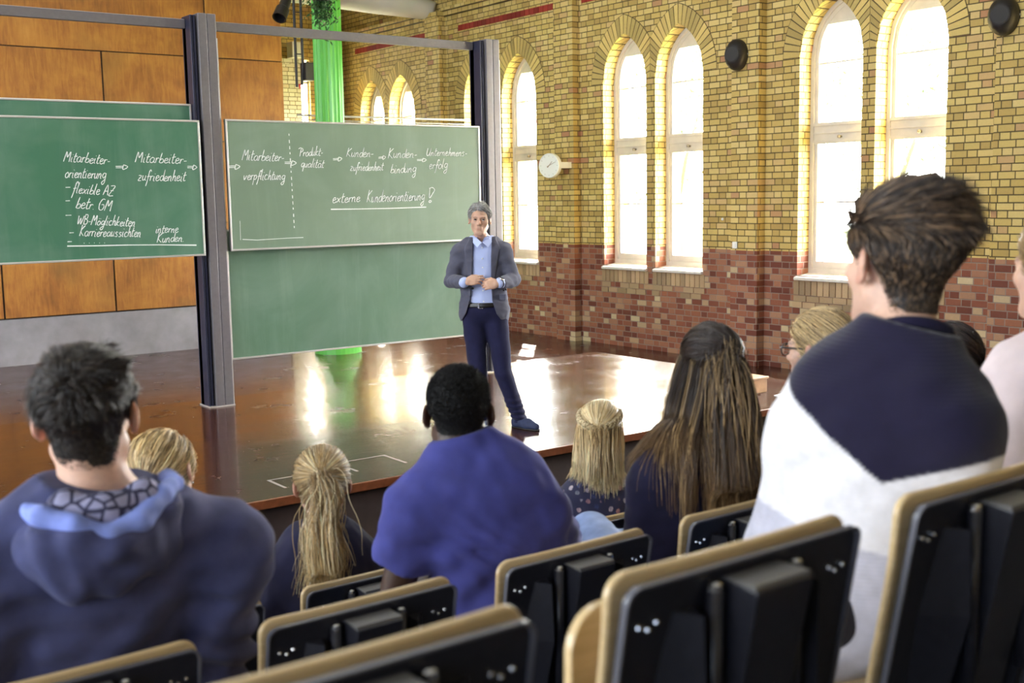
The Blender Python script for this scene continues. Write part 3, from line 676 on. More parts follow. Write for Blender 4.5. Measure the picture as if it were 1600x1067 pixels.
# trees outside, seen through the panes
OUTLEAF = simple('outdoor_leaf', (0.030, 0.050, 0.016), 0.6, var=0.5, scale=2); BARK = simple('bark', (0.03, 0.024, 0.018), 0.9)  # dark green leaf colour, varied at random
for i, (x, y, h, lab) in enumerate(((21.5, 15.2, 5.2, 'leafy tree outside beyond the nearest tall window pair'), (19.0, 19.2, 5.6, 'leafy tree outside beyond the middle window pair'), (27.5, 11.0, 4.2, 'smaller leafy tree outside seen low in the nearest window pair'))):
    t = thing('tree', lab, 'tree', (x, y, -0.5), 0, 'trees outside the windows')
    MB().tube([(0, 0, 0), (0.05, 0.1, 1.5), (-0.05, 0.05, h*0.7), (0, 0, h)], [0.16, 0.13, 0.09, 0.03], 10).tube([(0, 0.08, 1.7), (0.5, 0.7, 3.0), (0.7, 1.1, 3.9)], [0.08, 0.05, 0.02], 8).tube([(0, 0.08, 2.0), (-0.5, -0.7, 3.1), (-0.6, -1.2, 4.1)], [0.08, 0.05, 0.02], 8).build('trunk', BARK, t, True)
    v = leaf_cluster('crown', 1500, (0, 0, h*0.78), (0.75, 0.9, h*0.16), 0.09, OUTLEAF, t)
# ------------------------------------------------------------------ tip-up seats
def ply_mat():
    t = NT('lacquered_beech_ply'); p = t.objco()
    g = t.noise(t.mapping(p, (1.0, 14, 14)), 6, 5, 0.6, 0.3)
    t.set(Base_Color=t.ramp(g, [(0.3, (0.52, 0.375, 0.19)), (0.7, (0.66, 0.50, 0.285))]), Roughness=0.32, Specular_IOR_Level=0.5, Coat_Weight=0.3, Coat_Roughness=0.2); return t.m
BEECH = ply_mat()
SHELL = simple('black_back_shell', (0.015, 0.015, 0.021), 0.33, var=0.15, scale=60, bump=0.04); RIM = simple('shell_rim_grey', (0.10, 0.10, 0.12), 0.4)
STEEL = simple('bolt_steel', (0.7, 0.7, 0.72), 0.22, 1.0); CAPG = simple('rib_cap_grey', (0.11, 0.105, 0.10), 0.55)
def rounded_panel(w, h, r, n=7):
    pts = []
    for cx, cz, a0 in ((w/2-r, h-r, 0), (-w/2+r, h-r, pi/2), (-w/2+r, r, pi), (w/2-r, r, 3*pi/2)):
        for k in range(n+1): a = a0+pi/2*k/n; pts.append((cx+r*math.cos(a), cz+r*math.sin(a)))
    return pts
def curved_panel(w, h, r, thick, curve, nx=10, nz=14):
    """ply panel in local x,z; curve(x, z) gives its y; edges rounded by a bevel"""
    bm = bmesh.new(); poly = rounded_panel(w, h, r)
    vs = [bm.verts.new((x, 0, z)) for x, z in poly]; f = bm.faces.new(vs)
    for i in range(1, nx): bmesh.ops.bisect_plane(bm, geom=bm.verts[:]+bm.edges[:]+bm.faces[:], plane_co=(-w/2+w*i/nx, 0, 0), plane_no=(1, 0, 0))
    for i in range(1, nz): bmesh.ops.bisect_plane(bm, geom=bm.verts[:]+bm.edges[:]+bm.faces[:], plane_co=(0, 0, h*i/nz), plane_no=(0, 0, 1))
    ext = bmesh.ops.extrude_face_region(bm, geom=bm.faces[:]); nv = [e for e in ext['geom'] if isinstance(e, bmesh.types.BMVert)]
    for v in nv: v.co.y += thick
    for v in bm.verts: v.co.y += curve(v.co.x, v.co.z)
    bmesh.ops.recalc_face_normals(bm, faces=bm.faces); bm.verts.index_update()
    r_ = [v.co[:] for v in bm.verts], [[v.index for v in f.verts] for f in bm.faces]; bm.free(); return r_
SW, SH = 0.452, 0.50
def tilt(z): return 0.10*(1-z/SH)*0.9            # the back leans toward the row behind as it rises
def make_seat():
    # origin: floor under the top of the back shell, in the middle; y grows toward the stage
    t = thing('auditorium_seat', 'x', 'auditorium seat'); TOP = 0.86; z0 = TOP-SH
    v, f = curved_panel(SW, SH-0.004, 0.022, 0.005, lambda x, z: tilt(z)+0.006); o = bevel(obj('back_shell', [(x, y, z+z0) for x, y, z in v], f, SHELL, t), 0.002); autosmooth(o, 0.5)
    # pale rim line round the shell
    mb = MB(); P = rounded_panel(SW, SH-0.004, 0.022); Q = [(x*(1-0.018), (z-SH/2)*(1-0.016)+SH/2) for x, z in P]; n = len(P)
    vv = [(x, tilt(z)+0.0045-0.006, z+z0) for x, z in P]+[(x, tilt(z)+0.0045-0.006, z+z0) for x, z in Q]+[(x, tilt(z)+0.008, z+z0) for x, z in P]+[(x, tilt(z)+0.008, z+z0) for x, z in Q]
    mb.add(vv, [(i, (i+1) % n, n+(i+1) % n, n+i) for i in range(n)]+[(i, (i+1) % n, 2*n+(i+1) % n, 2*n+i) for i in range(n)]+[(n+i, n+(i+1) % n, 3*n+(i+1) % n, 3*n+i) for i in range(n)]); mb.build('shell_rim', RIM, t)
    # wedge fins and the centre box on the shell
    def slab(xt0, xt1, xb0, xb1, dt, db, zt, zb, name, mat, parent=t):
        """a raised block: top edge xt0..xt1 at height zt standing dt proud, bottom xb0..xb1 standing db proud"""
        yt, yb = tilt(zt)+0.006, tilt(zb)+0.006
        v = [(xt0, yt, zt), (xt1, yt, zt), (xt1-0.004, yt-dt, zt-0.006), (xt0+0.004, yt-dt, zt-0.006), (xb0, yb, zb), (xb1, yb, zb), (xb1, yb-db, zb), (xb0, yb-db, zb)]
        v = [(x, y, z+z0) for x, y, z in v]
        return bevel(MB().add(v, [(0, 1, 2, 3), (4, 7, 6, 5), (3, 2, 6, 7), (0, 3, 7, 4), (1, 5, 6, 2)]).build(name, mat, parent), 0.0025)
    cb = slab(-0.058, 0.058, -0.048, 0.048, 0.062, 0.05, SH-0.025, 0.0, 'centre_box', SHELL)
    yt = tilt(SH-0.025)+0.006
    MB().bbox(-0.054, 0.054, yt-0.058, yt-0.002, z0+SH-0.032, z0+SH-0.0235, 0.002).build('box_cap', CAPG, cb)
    for s in (-1, 1):
        zt, zb = SH-0.055, 0.0; yt_, yb_ = tilt(zt)+0.006, tilt(zb)+0.006; zm = 0.30; ym = tilt(zm)+0.006
        v = [(s*0.138, yt_, zt), (s*0.112, yt_-0.030, zt-.004), (s*0.104, yt_, zt), (s*0.162, ym, zm), (s*0.108, ym-0.058, zm), (s*0.098, ym, zm), (s*0.145, yb_, zb), (s*0.112, yb_-0.035, zb), (s*0.102, yb_, zb)]
        MB().add([(x, y, z+z0) for x, y, z in v], [(0, 1, 2), (0, 3, 4, 1), (1, 4, 5, 2), (3, 6, 7, 4), (4, 7, 8, 5), (6, 8, 7)]).build('wedge_fin', SHELL, t)
        zt = SH-0.035; y = tilt(zt)+0.006
        pn = MB().tube([(s*0.078, y-0.010, z0+zt-0.30), (s*0.078, y-0.012, z0+zt)], 0.011, 12).build('pin', SHELL, t, True)
        MB().lathe([(0, 0.0105), (0.008, 0.010), (0.011, 0.006), (0.011, 0)], (s*0.078, y-0.012, z0+zt), (0, 0, 1), 12).build('pin_cap', STEEL, pn)
        for dx, dz in ((0, 0), (0.016, -0.006), (0.030, 0.001)):
            zb_ = SH-0.062+dz; x = s*(SW/2-0.028-dx); MB().lathe([(0, 0.0042), (0.003, 0.004), (0.005, 0.0025), (0.0055, 0)], (x, tilt(zb_)+0.005, z0+zb_), (0, -1, 0.1), 10).build('bolt', STEEL, t)
        rx = s*(SW/2-0.075); ya, yb2 = tilt(SH-0.1), tilt(0.05)
        v = [(rx-0.055, ya, z0+SH-0.09), (rx+0.055, ya, z0+SH-0.09), (rx+0.055, yb2, z0+0.05), (rx-0.055, yb2, z0+0.05)]
    # beech back panel, standing proud of the shell toward the sitter
    v, f = curved_panel(SW+0.010, SH+0.006, 0.032, 0.013, lambda x, z: tilt(z)+0.013+0.012*(max(0, z-0.34)/0.16)**2+0.008*(x/0.226)**2)
    w = bevel(obj('backrest', [(x, y, z+z0) for x, y, z in v], f, BEECH, t), 0.005, 3); autosmooth(w, 0.7)
    # tipped-up seat in front of the back
    zs0 = 0.24
    v, f = curved_panel(SW+0.02, 0.405, 0.06, 0.016, lambda x, z: 0.215+0.028*math.cos(z/0.40*pi*1.1)-0.02*(1-z/0.4)); s_ = bevel(obj('seat', [(x, y, z+zs0) for x, y, z in v], f, BEECH, t), 0.005, 3); autosmooth(s_, 0.7)
    MB().bbox(-0.19, 0.19, 0.165, 0.205, 0.26, 0.34, 0.012).build('seat_hinge', SHELL, t)
    # side pivots and pedestal
    for s in (-1, 1):
        m = MB().bbox(s*0.262-0.018, s*0.262+0.018, 0.02, 0.30, 0.36, 0.50, 0.016); m.bbox(s*0.262-0.012, s*0.262+0.012, 0.13, 0.21, 0.0, 0.38, 0.006); m.bbox(s*0.262-0.03, s*0.262+0.03, 0.05, 0.30, 0.0, 0.018, 0.005)
        m.build('side_bracket', SHELL, t)
    return t
SEATX = [0.905+SW/2+0.59*k for k in range(-2, 7)]
proto = make_seat(); first = True
def put_seat(k, r, label, down=False):
    global first
    o = proto if first else copy_tree(proto)
    if not first:
        for ch in o.children:
            if ch.name.startswith('seat.'):
                ch.location = (0, -0.12, 0.585-(0.05 if (k, r) in ((4, 1), (2, 0), (1, 0)) else 0)) if down else (0, 0, 0); ch.rotation_euler = (-pi/2 if down else 0, 0, 0)
    first = False
    o.location = (0.905+SW/2+0.59*k, ROWY[r], ROWFL[r]); o['label'] = label; o['group'] = 'tip-up seats in the rows'; return o
put_seat(0, 0, 'empty beech tip-up seat nearest the camera, showing its tipped-up seat beside the back')
for ch in proto.children:       # this one's seat stands higher, pressed against the back
    if ch.name.startswith('seat') and 'hinge' not in ch.name: ch.location = (0, -0.085, 0.155); SEATUP = ch
put_seat(-1, 0, 'empty beech tip-up seat cut off low, between the hoodie man and the nearest seat')
put_seat(1, 0, 'beech tip-up seat directly behind the young man in the striped sweater', True)
put_seat(-1, 1, 'beech tip-up seat behind the man in the navy hoodie', True)
put_seat(0, 1, 'empty beech tip-up seat between the hoodie man and the blue T-shirt man', True)
put_seat(1, 1, 'beech tip-up seat directly behind the man in the blue T-shirt', True)
put_seat(2, 1, 'beech tip-up seat behind the woman with long brown hair', True)
put_seat(1, 2, 'beech tip-up seat behind the woman with the blonde ponytail', True)
put_seat(3, 2, 'beech tip-up seat behind the blonde with the braided hair', True)
put_seat(0, 2, 'beech tip-up seat of the blonde woman beyond the hoodie man', True)
put_seat(2, 2, 'beech tip-up seat hidden by the man in the blue T-shirt', True)
put_seat(3, 1, 'beech tip-up seat of the woman with glasses', True)
put_seat(4, 1, 'beech tip-up seat of the dark-haired woman', True)
put_seat(2, 0, 'beech tip-up seat of the person in the pale pink T-shirt', True)
# ------------------------------------------------------------------ people: distance fields turned into meshes
A = lambda *p: np.array(p, dtype=np.float64)
def unit(v): v = np.asarray(v, float); return v/(np.linalg.norm(v)+1e-12)
FH = np.array([math.sin(YAW), math.cos(YAW), 0.0]); RH = np.array([math.cos(YAW), -math.sin(YAW), 0.0]); UP = A(0, 0, 1)
_cr, _cu, _cf = (np.array(v) for v in (cr_, cu_, cf_))
def ray(x, y): return _cr*((x-800)/CAM_F) - _cu*((y-533.5)/CAM_F) + _cf
def at(x, y, Y): d = ray(x, y); return np.array(CAM_POS)+d*(Y/d[1])
class Prim:
    """cap: a,b,ra,rb   ell: c,radii,R (rows = local axes)   box: c,half,R,round"""
    def __init__(s, kind, k=0.02, sub=False, **kw):
        s.kind, s.k, s.sub = kind, k, sub; s.__dict__.update(kw)
        if kind == 'cap': s.lo = np.minimum(s.a-s.ra, s.b-s.rb); s.hi = np.maximum(s.a+s.ra, s.b+s.rb)
        elif kind == 'ell':
            e = np.sqrt(((s.R.T*s.r)**2).sum(1)); s.lo, s.hi = s.c-e, s.c+e
        else:
            e = np.abs(s.R.T)@s.h + s.rd; s.lo, s.hi = s.c-e, s.c+e
    def ev(s, P):
        if s.kind == 'cap':
            ab = s.b-s.a; L2 = ab@ab + 1e-12; t = np.clip(((P-s.a)@ab)/L2, 0, 1)
            q = P-s.a-t[..., None]*ab; return np.sqrt((q*q).sum(-1)) - (s.ra+(s.rb-s.ra)*t)
        q = (P-s.c)@s.R.T
        if s.kind == 'ell':
            qr = q/s.r; k0 = np.sqrt((qr*qr).sum(-1)); qq = qr/s.r; k1 = np.sqrt((qq*qq).sum(-1))+1e-9
            return k0*(k0-1)/k1
        w = np.abs(q)-s.h; return np.sqrt((np.maximum(w, 0)**2).sum(-1)) + np.minimum(w.max(-1), 0) - s.rd
I3 = np.eye(3)
def cap(a, b, ra, rb=None, k=0.02, sub=False): return Prim('cap', k, sub, a=np.asarray(a, float), b=np.asarray(b, float), ra=ra, rb=ra if rb is None else rb)
def ell(c, r, R=I3, k=0.02, sub=False): return Prim('ell', k, sub, c=np.asarray(c, float), r=np.asarray(r, float), R=np.asarray(R, float))
def rbox(c, h, R=I3, rd=0.004, k=0.01, sub=False): return Prim('box', k, sub, c=np.asarray(c, float), h=np.asarray(h, float), R=np.asarray(R, float), rd=rd)
def smin(a, b, k):
    if k <= 0: return np.minimum(a, b)
    h = np.clip(0.5+0.5*(b-a)/k, 0, 1); return b+(a-b)*h-k*h*(1-h)
def sdf_at(prims, P):
    d = np.full(P.shape[:-1], 10.0)
    for p in prims:
        e = p.ev(P)
        if p.sub: d = -smin(-d, e, p.k)
        else: d = smin(d, e, p.k)
    return d
def grad_at(prims, P, e=0.002):
    g = np.stack([sdf_at(prims, P+np.eye(3)[i]*e)-sdf_at(prims, P-np.eye(3)[i]*e) for i in range(3)], -1); return g/(np.linalg.norm(g, axis=-1, keepdims=True)+1e-9)
def grid_sdf(prims, h, post=None, pad=0.03, lim=None):
    lo = np.min([p.lo for p in prims if not p.sub], 0)-pad; hi = np.max([p.hi for p in prims if not p.sub], 0)+pad
    if lim is not None: lo, hi = np.maximum(lo, lim[0]), np.minimum(hi, lim[1])
    n = np.ceil((hi-lo)/h).astype(int)+1; D = np.full(n, 0.5, np.float32)
    ax = [lo[i]+h*np.arange(n[i]) for i in range(3)]
    for p in prims:
        m = 4*h+p.k+0.004; i0 = np.clip(np.floor((p.lo-m-lo)/h).astype(int), 0, n); i1 = np.clip(np.ceil((p.hi+m-lo)/h).astype(int)+1, 0, n)
        if (i1 <= i0).any(): continue
        sl = tuple(slice(a, b) for a, b in zip(i0, i1))
        P = np.stack(np.meshgrid(*[ax[i][sl[i]] for i in range(3)], indexing='ij'), -1); e = p.ev(P)
        D[sl] = -smin(-D[sl], e, p.k) if p.sub else smin(D[sl], e, p.k)
    if post is not None:
        P = np.stack(np.meshgrid(*ax, indexing='ij'), -1); D = post(P, D).astype(np.float32)
    return D, lo
def surface_nets(D, lo, h):
    S = D < 0; nx, ny, nz = D.shape
    c = [(i, j, k) for i in (0, 1) for j in (0, 1) for k in (0, 1)]
    tot = sum(S[i:nx-1+i, j:ny-1+j, k:nz-1+k].astype(np.int8) for i, j, k in c)
    act = np.argwhere((tot > 0) & (tot < 8)); idx = np.full((nx-1, ny-1, nz-1), -1, np.int32); idx[tuple(act.T)] = np.arange(len(act))
    val = np.stack([D[act[:, 0]+i, act[:, 1]+j, act[:, 2]+k] for i, j, k in c], 1)
    acc = np.zeros((len(act), 3)); cnt = np.zeros(len(act)); ca = np.array(c, float)
    for a in range(8):
        for b in range(a+1, 8):
            if np.abs(ca[a]-ca[b]).sum() != 1: continue
            va, vb = val[:, a], val[:, b]; m = (va < 0) != (vb < 0); t = np.where(m, va/(va-vb+1e-12*(va == vb)), 0)
            acc += np.where(m[:, None], ca[a]+t[:, None]*(ca[b]-ca[a]), 0); cnt += m
    V = lo+h*(act+acc/np.maximum(cnt, 1)[:, None]); F = []
    for ax in range(3):
        o1, o2 = [i for i in range(3) if i != ax]
        sl0 = [slice(None)]*3; sl1 = [slice(None)]*3; sl0[ax] = slice(0, -1); sl1[ax] = slice(1, None)
        E = np.argwhere(S[tuple(sl0)] != S[tuple(sl1)])
        E = E[(E[:, o1] > 0) & (E[:, o2] > 0) & (E[:, o1] < D.shape[o1]-1) & (E[:, o2] < D.shape[o2]-1)]
        ins = S[tuple(E.T)]; q = []
        for d1, d2 in ((1, 1), (0, 1), (0, 0), (1, 0)):
            f = E.copy(); f[:, o1] -= d1; f[:, o2] -= d2; q.append(idx[tuple(f.T)])
        q = np.stack(q, 1); flip = ins if ax != 1 else ~ins
        q[~flip] = q[~flip][:, ::-1]; F.append(q)
    F = np.concatenate(F); return V, F[(F >= 0).all(1)]
def quad_mesh(name, V, F, mat, parent=None, origin=(0,0,0), col=None, smooth=True):
    me = bpy.data.meshes.new(name); V = np.asarray(V)-np.asarray(origin); F = np.asarray(F)
    me.vertices.add(len(V)); me.vertices.foreach_set('co', V.astype(np.float32).ravel())
    me.loops.add(F.size); me.loops.foreach_set('vertex_index', F.astype(np.int32).ravel())
    me.polygons.add(len(F)); me.polygons.foreach_set('loop_start', np.arange(0, F.size, F.shape[1], dtype=np.int32))
    if smooth: me.polygons.foreach_set('use_smooth', np.ones(len(F), dtype=bool))
    me.materials.append(mat)
    if col is not None:
        a = me.color_attributes.new('tint', 'FLOAT_COLOR', 'POINT'); c = np.ones((len(V), 4), np.float32); c[:, :3] = col; a.data.foreach_set('color', c.ravel())
    me.update(calc_edges=True); me.validate()
    o = bpy.data.objects.new(name, me); COL.objects.link(o)
    if parent: o.parent = parent
    return o
def relax(V, F, n=1, f=0.5):
    for _ in range(n):
        acc = np.zeros_like(V); cnt = np.zeros(len(V))
        for a, b in ((0, 1), (1, 2), (2, 3), (3, 0)):
            for s, t in ((a, b), (b, a)): np.add.at(acc, F[:, s], V[F[:, t]]); np.add.at(cnt, F[:, s], 1)
        V = V+f*(acc/np.maximum(cnt, 1)[:, None]-V)
    return V
def blob(name, prims, h, mat, parent=None, origin=(0,0,0), post=None, col=None, lim=None, rl=2):
    D, lo = grid_sdf(prims, h, post, lim=lim); V, F = surface_nets(D, lo, h); V = relax(V, F, rl, 0.45)
    return quad_mesh(name, V, F, mat, parent, origin, col(V) if callable(col) else col)
def waves(P, freq, seed, n=7, stretch=(1, 1, 1)):
    """smooth pseudo-noise in about -1..1"""
    r = np.random.default_rng(seed); o = 0
    for i in range(n):
        k = r.normal(size=3)*freq*np.asarray(stretch); o = o+np.sin(P@k+r.uniform(0, 6.28)+1.3*np.sin(P@(r.normal(size=3)*freq*0.6)))
    return o/n*1.7
def frame(fwd, up=UP):
    f = unit(fwd); r = unit(np.cross(f, up)); u = np.cross(r, f); return np.stack([r, f, u])    # rows: right, forward, up
def rot_frame(yaw, pitch=0, roll=0):
    """yaw about Z from +Y toward +X (radians); pitch > 0 looks down; roll > 0 tips to the right"""
    f = A(math.sin(yaw)*math.cos(pitch), math.cos(yaw)*math.cos(pitch), -math.sin(pitch)); r = A(math.cos(yaw), -math.sin(yaw), 0); u = np.cross(r, f)
    c, s = math.cos(roll), math.sin(roll); return np.stack([c*r-s*u, f, s*r+c*u])
def xf(c, R): return lambda x, y, z: c+x*R[0]+y*R[1]+z*R[2]
def head_prims(c, R, s=1.0, face=True, jaw=1.0, ear=.9):
    T = xf(c, R*s); E = lambda x, y, z, r, k=0.02, sub=False, RR=R: ell(T(x, y, z), np.array(r)*s, RR, k*s, sub)
    L = [E(0, -.014, .036, (.0755, .098, .086)), E(0, .028, -.042, (.058*jaw, .066, .076), .03), E(0, .070, -.098, (.026*jaw, .020, .018), .025)]
    for g in (-1, 1):
        L += [cap(T(g*.054*jaw, -.002, -.052), T(g*.022, .072, -.098), .015*s, .013*s, .028*s), E(g*.043, .058, -.020, (.022, .024, .022), .02)]
    if face:
        L += [cap(T(-.036, .082, .020), T(.036, .082, .020), .010*s, k=.016*s), cap(T(0, .088, .010), T(0, .1115, -.028), .0075*s, .0115*s, .012*s)]
        for g in (-1, 1):
            L += [E(g*.011, .099, -.033, (.0075, .010, .007), .006), E(g*.0305, .096, .004, (.017, .014, .0095), .010, True), E(g*.0305, .0795, .003, (.0135, .0115, .0105), .003)]
        L += [cap(T(-.019, .089, -.0635), T(.019, .089, -.0635), .0062*s, k=.007*s), cap(T(-.016, .090, -.0735), T(.016, .090, -.0735), .0066*s, k=.006*s), cap(T(-.021, .098, -.0685), T(.021, .098, -.0685), .0018*s, k=.003*s, sub=True)]
    for g in (-1, 1):
        q = g*0.55*ear; Re = np.stack([R[0]*math.cos(q)+R[1]*math.sin(q)*1, -R[0]*math.sin(q)+R[1]*math.cos(q), R[2]])
        L += [ell(T(g*(.0885-.012*(1-ear)*3), -.016, .000), np.array((.0085, .022, .035))*s*(1-(1-ear)*.6), Re, .008*s), ell(T(g*.084, -.004, -.027), np.array((.006, .008, .010))*s, R, .008*s), ell(T(g*.0985, -.008, .004), np.array((.006, .010, .018))*s, Re, .004*s, True)]
    return L
def hand_prims(W, d, n, s, side_len=1.0, curl=(.5, .5, .5, .5), thumb=(.7, .5), spread=0.0):
    """W wrist, d toward the fingers, n back of the hand, s toward the thumb"""
    d, n, s = unit(d), unit(n), unit(s); z = side_len; L = [cap(W, W+d*.02*z, .022*z, .024*z, .015)]
    R = np.stack([s, d, n]); L.append(ell(W+d*.055*z, np.array((.040, .056, .0155))*z, R, .015))
    for i, ln in enumerate((.070, .078, .073, .057)):
        off = (.030-.0195*i)*z; b = W+d*(.092-.006*abs(i-1.2))*z+s*off; a = 0.0; p = b; dirn = unit(d+s*spread*(1.2-i))
        L.append(cap(W+d*.05*z+s*off*.8, b, .0105*z, .0102*z, .008))
        for j, fr in enumerate((.45, .31, .24)):
            a += curl[i]*(0.9 if j == 0 else 1.15); q = p+(dirn*math.cos(a)-n*math.sin(a))*ln*fr*z
            L.append(cap(p, q, (.0095-.0008*j)*z, (.0088-.0009*j)*z, .003)); p = q
    b = W+d*.025*z+s*.026*z; m = b+unit(d*.75+s*thumb[0]-n*.25)*.042*z; e = m+unit(d*.95+s*(thumb[0]-thumb[1])-n*.3)*.032*z; t = e+unit(d+s*(thumb[0]-1.5*thumb[1])-n*.3)*.024*z
    L += [cap(b, m, .0145*z, .0115*z, .012), cap(m, e, .011*z, .0095*z, .003), cap(e, t, .0095*z, .0078*z, .003)]
    return L
# materials for people -----------------------------------------------------------
def skin_mat(name, c, rough=0.48):
    t = NT(name); k = t.attr('tint'); f = t.noise(t.objco(), 90, 3); cc = t.mix(1.0, t.ramp(f, [(0.3, tuple(x*0.9 for x in c)), (0.7, c)]), k, 'MULTIPLY')
    t.set(Base_Color=cc, Roughness=rough, Specular_IOR_Level=0.4, Subsurface_Weight=0.12, Subsurface_Scale=0.02); t.b.inputs['Subsurface Radius'].default_value = (1.0, 0.35, 0.2)
    t.bump(f, 0.06, 0.002); return t.m
SKIN = skin_mat('skin_fair', (0.62, 0.385, 0.285)); SKIN_D = skin_mat('skin_dark', (0.055, 0.028, 0.019), 0.42); SKIN_T = skin_mat('skin_tanned', (0.56, 0.335, 0.235))
def cloth_mat(name, c, weave=700, var=0.12, rough=0.9, sheen=0.07, big=0.0, attr=False):
    t = NT(name); w = t.noise(t.objco(), weave, 2); b = t.noise(t.objco(), 14, 5)
    col = t.ramp(b, [(0.3, tuple(x*(1-var) for x in c)), (0.7, tuple(min(1, x*(1+var)) for x in c))])
    if attr: col = t.mix(1.0, col, t.attr('tint'), 'MULTIPLY')
    t.set(Base_Color=col, Roughness=rough, Specular_IOR_Level=0.2, Sheen_Weight=sheen, Sheen_Roughness=0.5)
    t.bump(w, 0.12, 0.002); return t.m
def hair_mat(name, rough=0.38, spec=0.5):
    t = NT(name); t.set(Base_Color=t.attr('tint'), Roughness=rough, Specular_IOR_Level=spec); return t.m
HAIR = hair_mat('hair'); HAIR_M = hair_mat('hair_matt', 0.6, 0.3)
def head_tint(c, R, s=1.0, beard=0.0, brow=.6, soft=1.0):
    """intrinsic colour of the head: lips, ears, brows, stubble"""
    def f(V):
        q = (V-c)@R.T/s; t = np.ones((len(V), 3))
        lips = np.exp(-((q[:, 0]/.021)**4+((q[:, 2]+.0685)/.0085)**4))*(q[:, 1] > .08); t = t*(1-lips[:, None]*np.array([.12, .38, .35])*soft)
        for g in (-1, 1):
            ear = np.exp(-(((q[:, 0]-g*.084)/.011)**4+((q[:, 1]+.01)/.026)**4+(q[:, 2]/.036)**4)); t = t*(1-ear[:, None]*np.array([.0, .22, .25])*soft)
            br = np.exp(-(((q[:, 0]-g*.033)/.019)**4+((q[:, 2]-.0235+.12*(np.abs(q[:, 0])-.033)**2*60)/.0042)**4))*(q[:, 1] > .06); t = t*(1-br[:, None]*brow)
            ey = np.exp(-(((q[:, 0]-g*.0305)/.012)**4+((q[:, 2]-.003)/.0042)**4))*(q[:, 1] > .07); t = t*(1-ey[:, None]*np.array([.72, .70, .66]))
        if beard:
            b = np.clip((-.035-q[:, 2])/.02, 0, 1)*np.clip((q[:, 1]+.02)/.03, 0, 1)*(q[:, 2] > -.125); t = t*(1-b[:, None]*beard)
        return t
    return f
# hair -----------------------------------------------------------------------------
def strands(paths, width, cols, taper=0.35, root=0.7):
    N, S, _ = paths.shape; tg = np.gradient(paths, axis=1); tg /= np.linalg.norm(tg, axis=-1, keepdims=True)+1e-9
    ref = RNG.normal(size=(N, 1, 3)); a = np.cross(tg, ref); a /= np.linalg.norm(a, axis=-1, keepdims=True)+1e-9; b = np.cross(tg, a)
    u = np.linspace(0, 1, S); prof = np.minimum(1, root+u*2)*np.where(u > .6, 1-(u-.6)/.4*(1-taper), 1); w = (np.broadcast_to(np.asarray(width, float), (N,))[:, None]*prof[None])[..., None]
    V = np.stack([paths+w*(a*math.cos(k*2*pi/3)+b*math.sin(k*2*pi/3)) for k in range(3)], 2)
    i = (np.arange(N)[:, None, None]*S+np.arange(S-1)[None, :, None])*3; k = np.arange(3)[None, None]; k2 = (k+1) % 3
    F = np.stack([i+k, i+k2, i+3+k2, i+3+k], -1).reshape(-1, 4)
    C = cols if cols.ndim == 3 else np.repeat(cols[:, None], S, 1); C = np.repeat(C[:, :, None], 3, 2).reshape(-1, 3)
    return V.reshape(-1, 3), F, C
def surf(prims, h, col, post=None, lim=None, rl=2):
    D, lo = grid_sdf(prims, h, post, lim=lim); V, F = surface_nets(D, lo, h); V = relax(V, F, rl, 0.45)
    return V, F, col(V) if callable(col) else np.tile(np.asarray(col, float), (len(V), 1))
def joined(name, pieces, mat, parent, origin):
    n = 0; Vs, Fs, Cs = [], [], []
    for V, F, C in pieces: Vs.append(V); Fs.append(F+n); Cs.append(C); n += len(V)
    return quad_mesh(name, np.concatenate(Vs), np.concatenate(Fs), mat, parent, origin, np.concatenate(Cs))
def skull(c, R, s=1.0): return head_prims(c, R, s, face=False)[:5]
def hair_cap(c, R, th, mask_hl, col, s=1.0, h=0.005, prims=None):
    """thin solid layer over the scalp; th(q) thickness, mask_hl(q) > 0 where hair grows"""
    def post(P, D): q = (P-c)@R.T/s; m = mask_hl(q); return np.maximum(D-th(q)*np.clip(m/.03, .05, 1), -m)
    return surf(prims or skull(c, R, s), h, col, post)
def hl_fun(front=.072, nape=-.085, ear=.012):
    def f(q): return q[..., 2]-np.interp(q[..., 1], [-.12, -.06, -.038, -.012, .012, .03, .055, .085], [nape, nape+.004, nape+.045, ear+.024, ear+.012, ear-.010, front-.035, front])
    return f
def scalp_points(c, R, prims, n, mask, s=1.0):
    """random points on the head where mask(local) holds -> local and world positions"""
    v = RNG.normal(size=(n*6, 3)); v /= np.linalg.norm(v, axis=1, keepdims=True)
    q = v*np.array([.0755, .098, .086])*s+np.array([0, -.014, .036])*s; q[:, 2] = np.where(q[:, 2] < .01*s, q[:, 2]*1.9-.009*s, q[:, 2])
    P = c+q@R
    for _ in range(5): P = P-grad_at(prims, P)*sdf_at(prims, P)[:, None]
    q = (P-c)@R.T/s; m = mask(q); P, q = P[m][:n], q[m][:n]; return q, P
def short_mask(front=.072, nape=-.085, ear=.012):
    def f(q):
        hl = np.interp(q[:, 1], [-.12, -.06, -.038, -.012, .012, .03, .055, .085], [nape, nape+.004, nape+.045, ear+.024, ear+.012, ear-.010, front-.035, front]); return (q[:, 2] > hl)
    return f
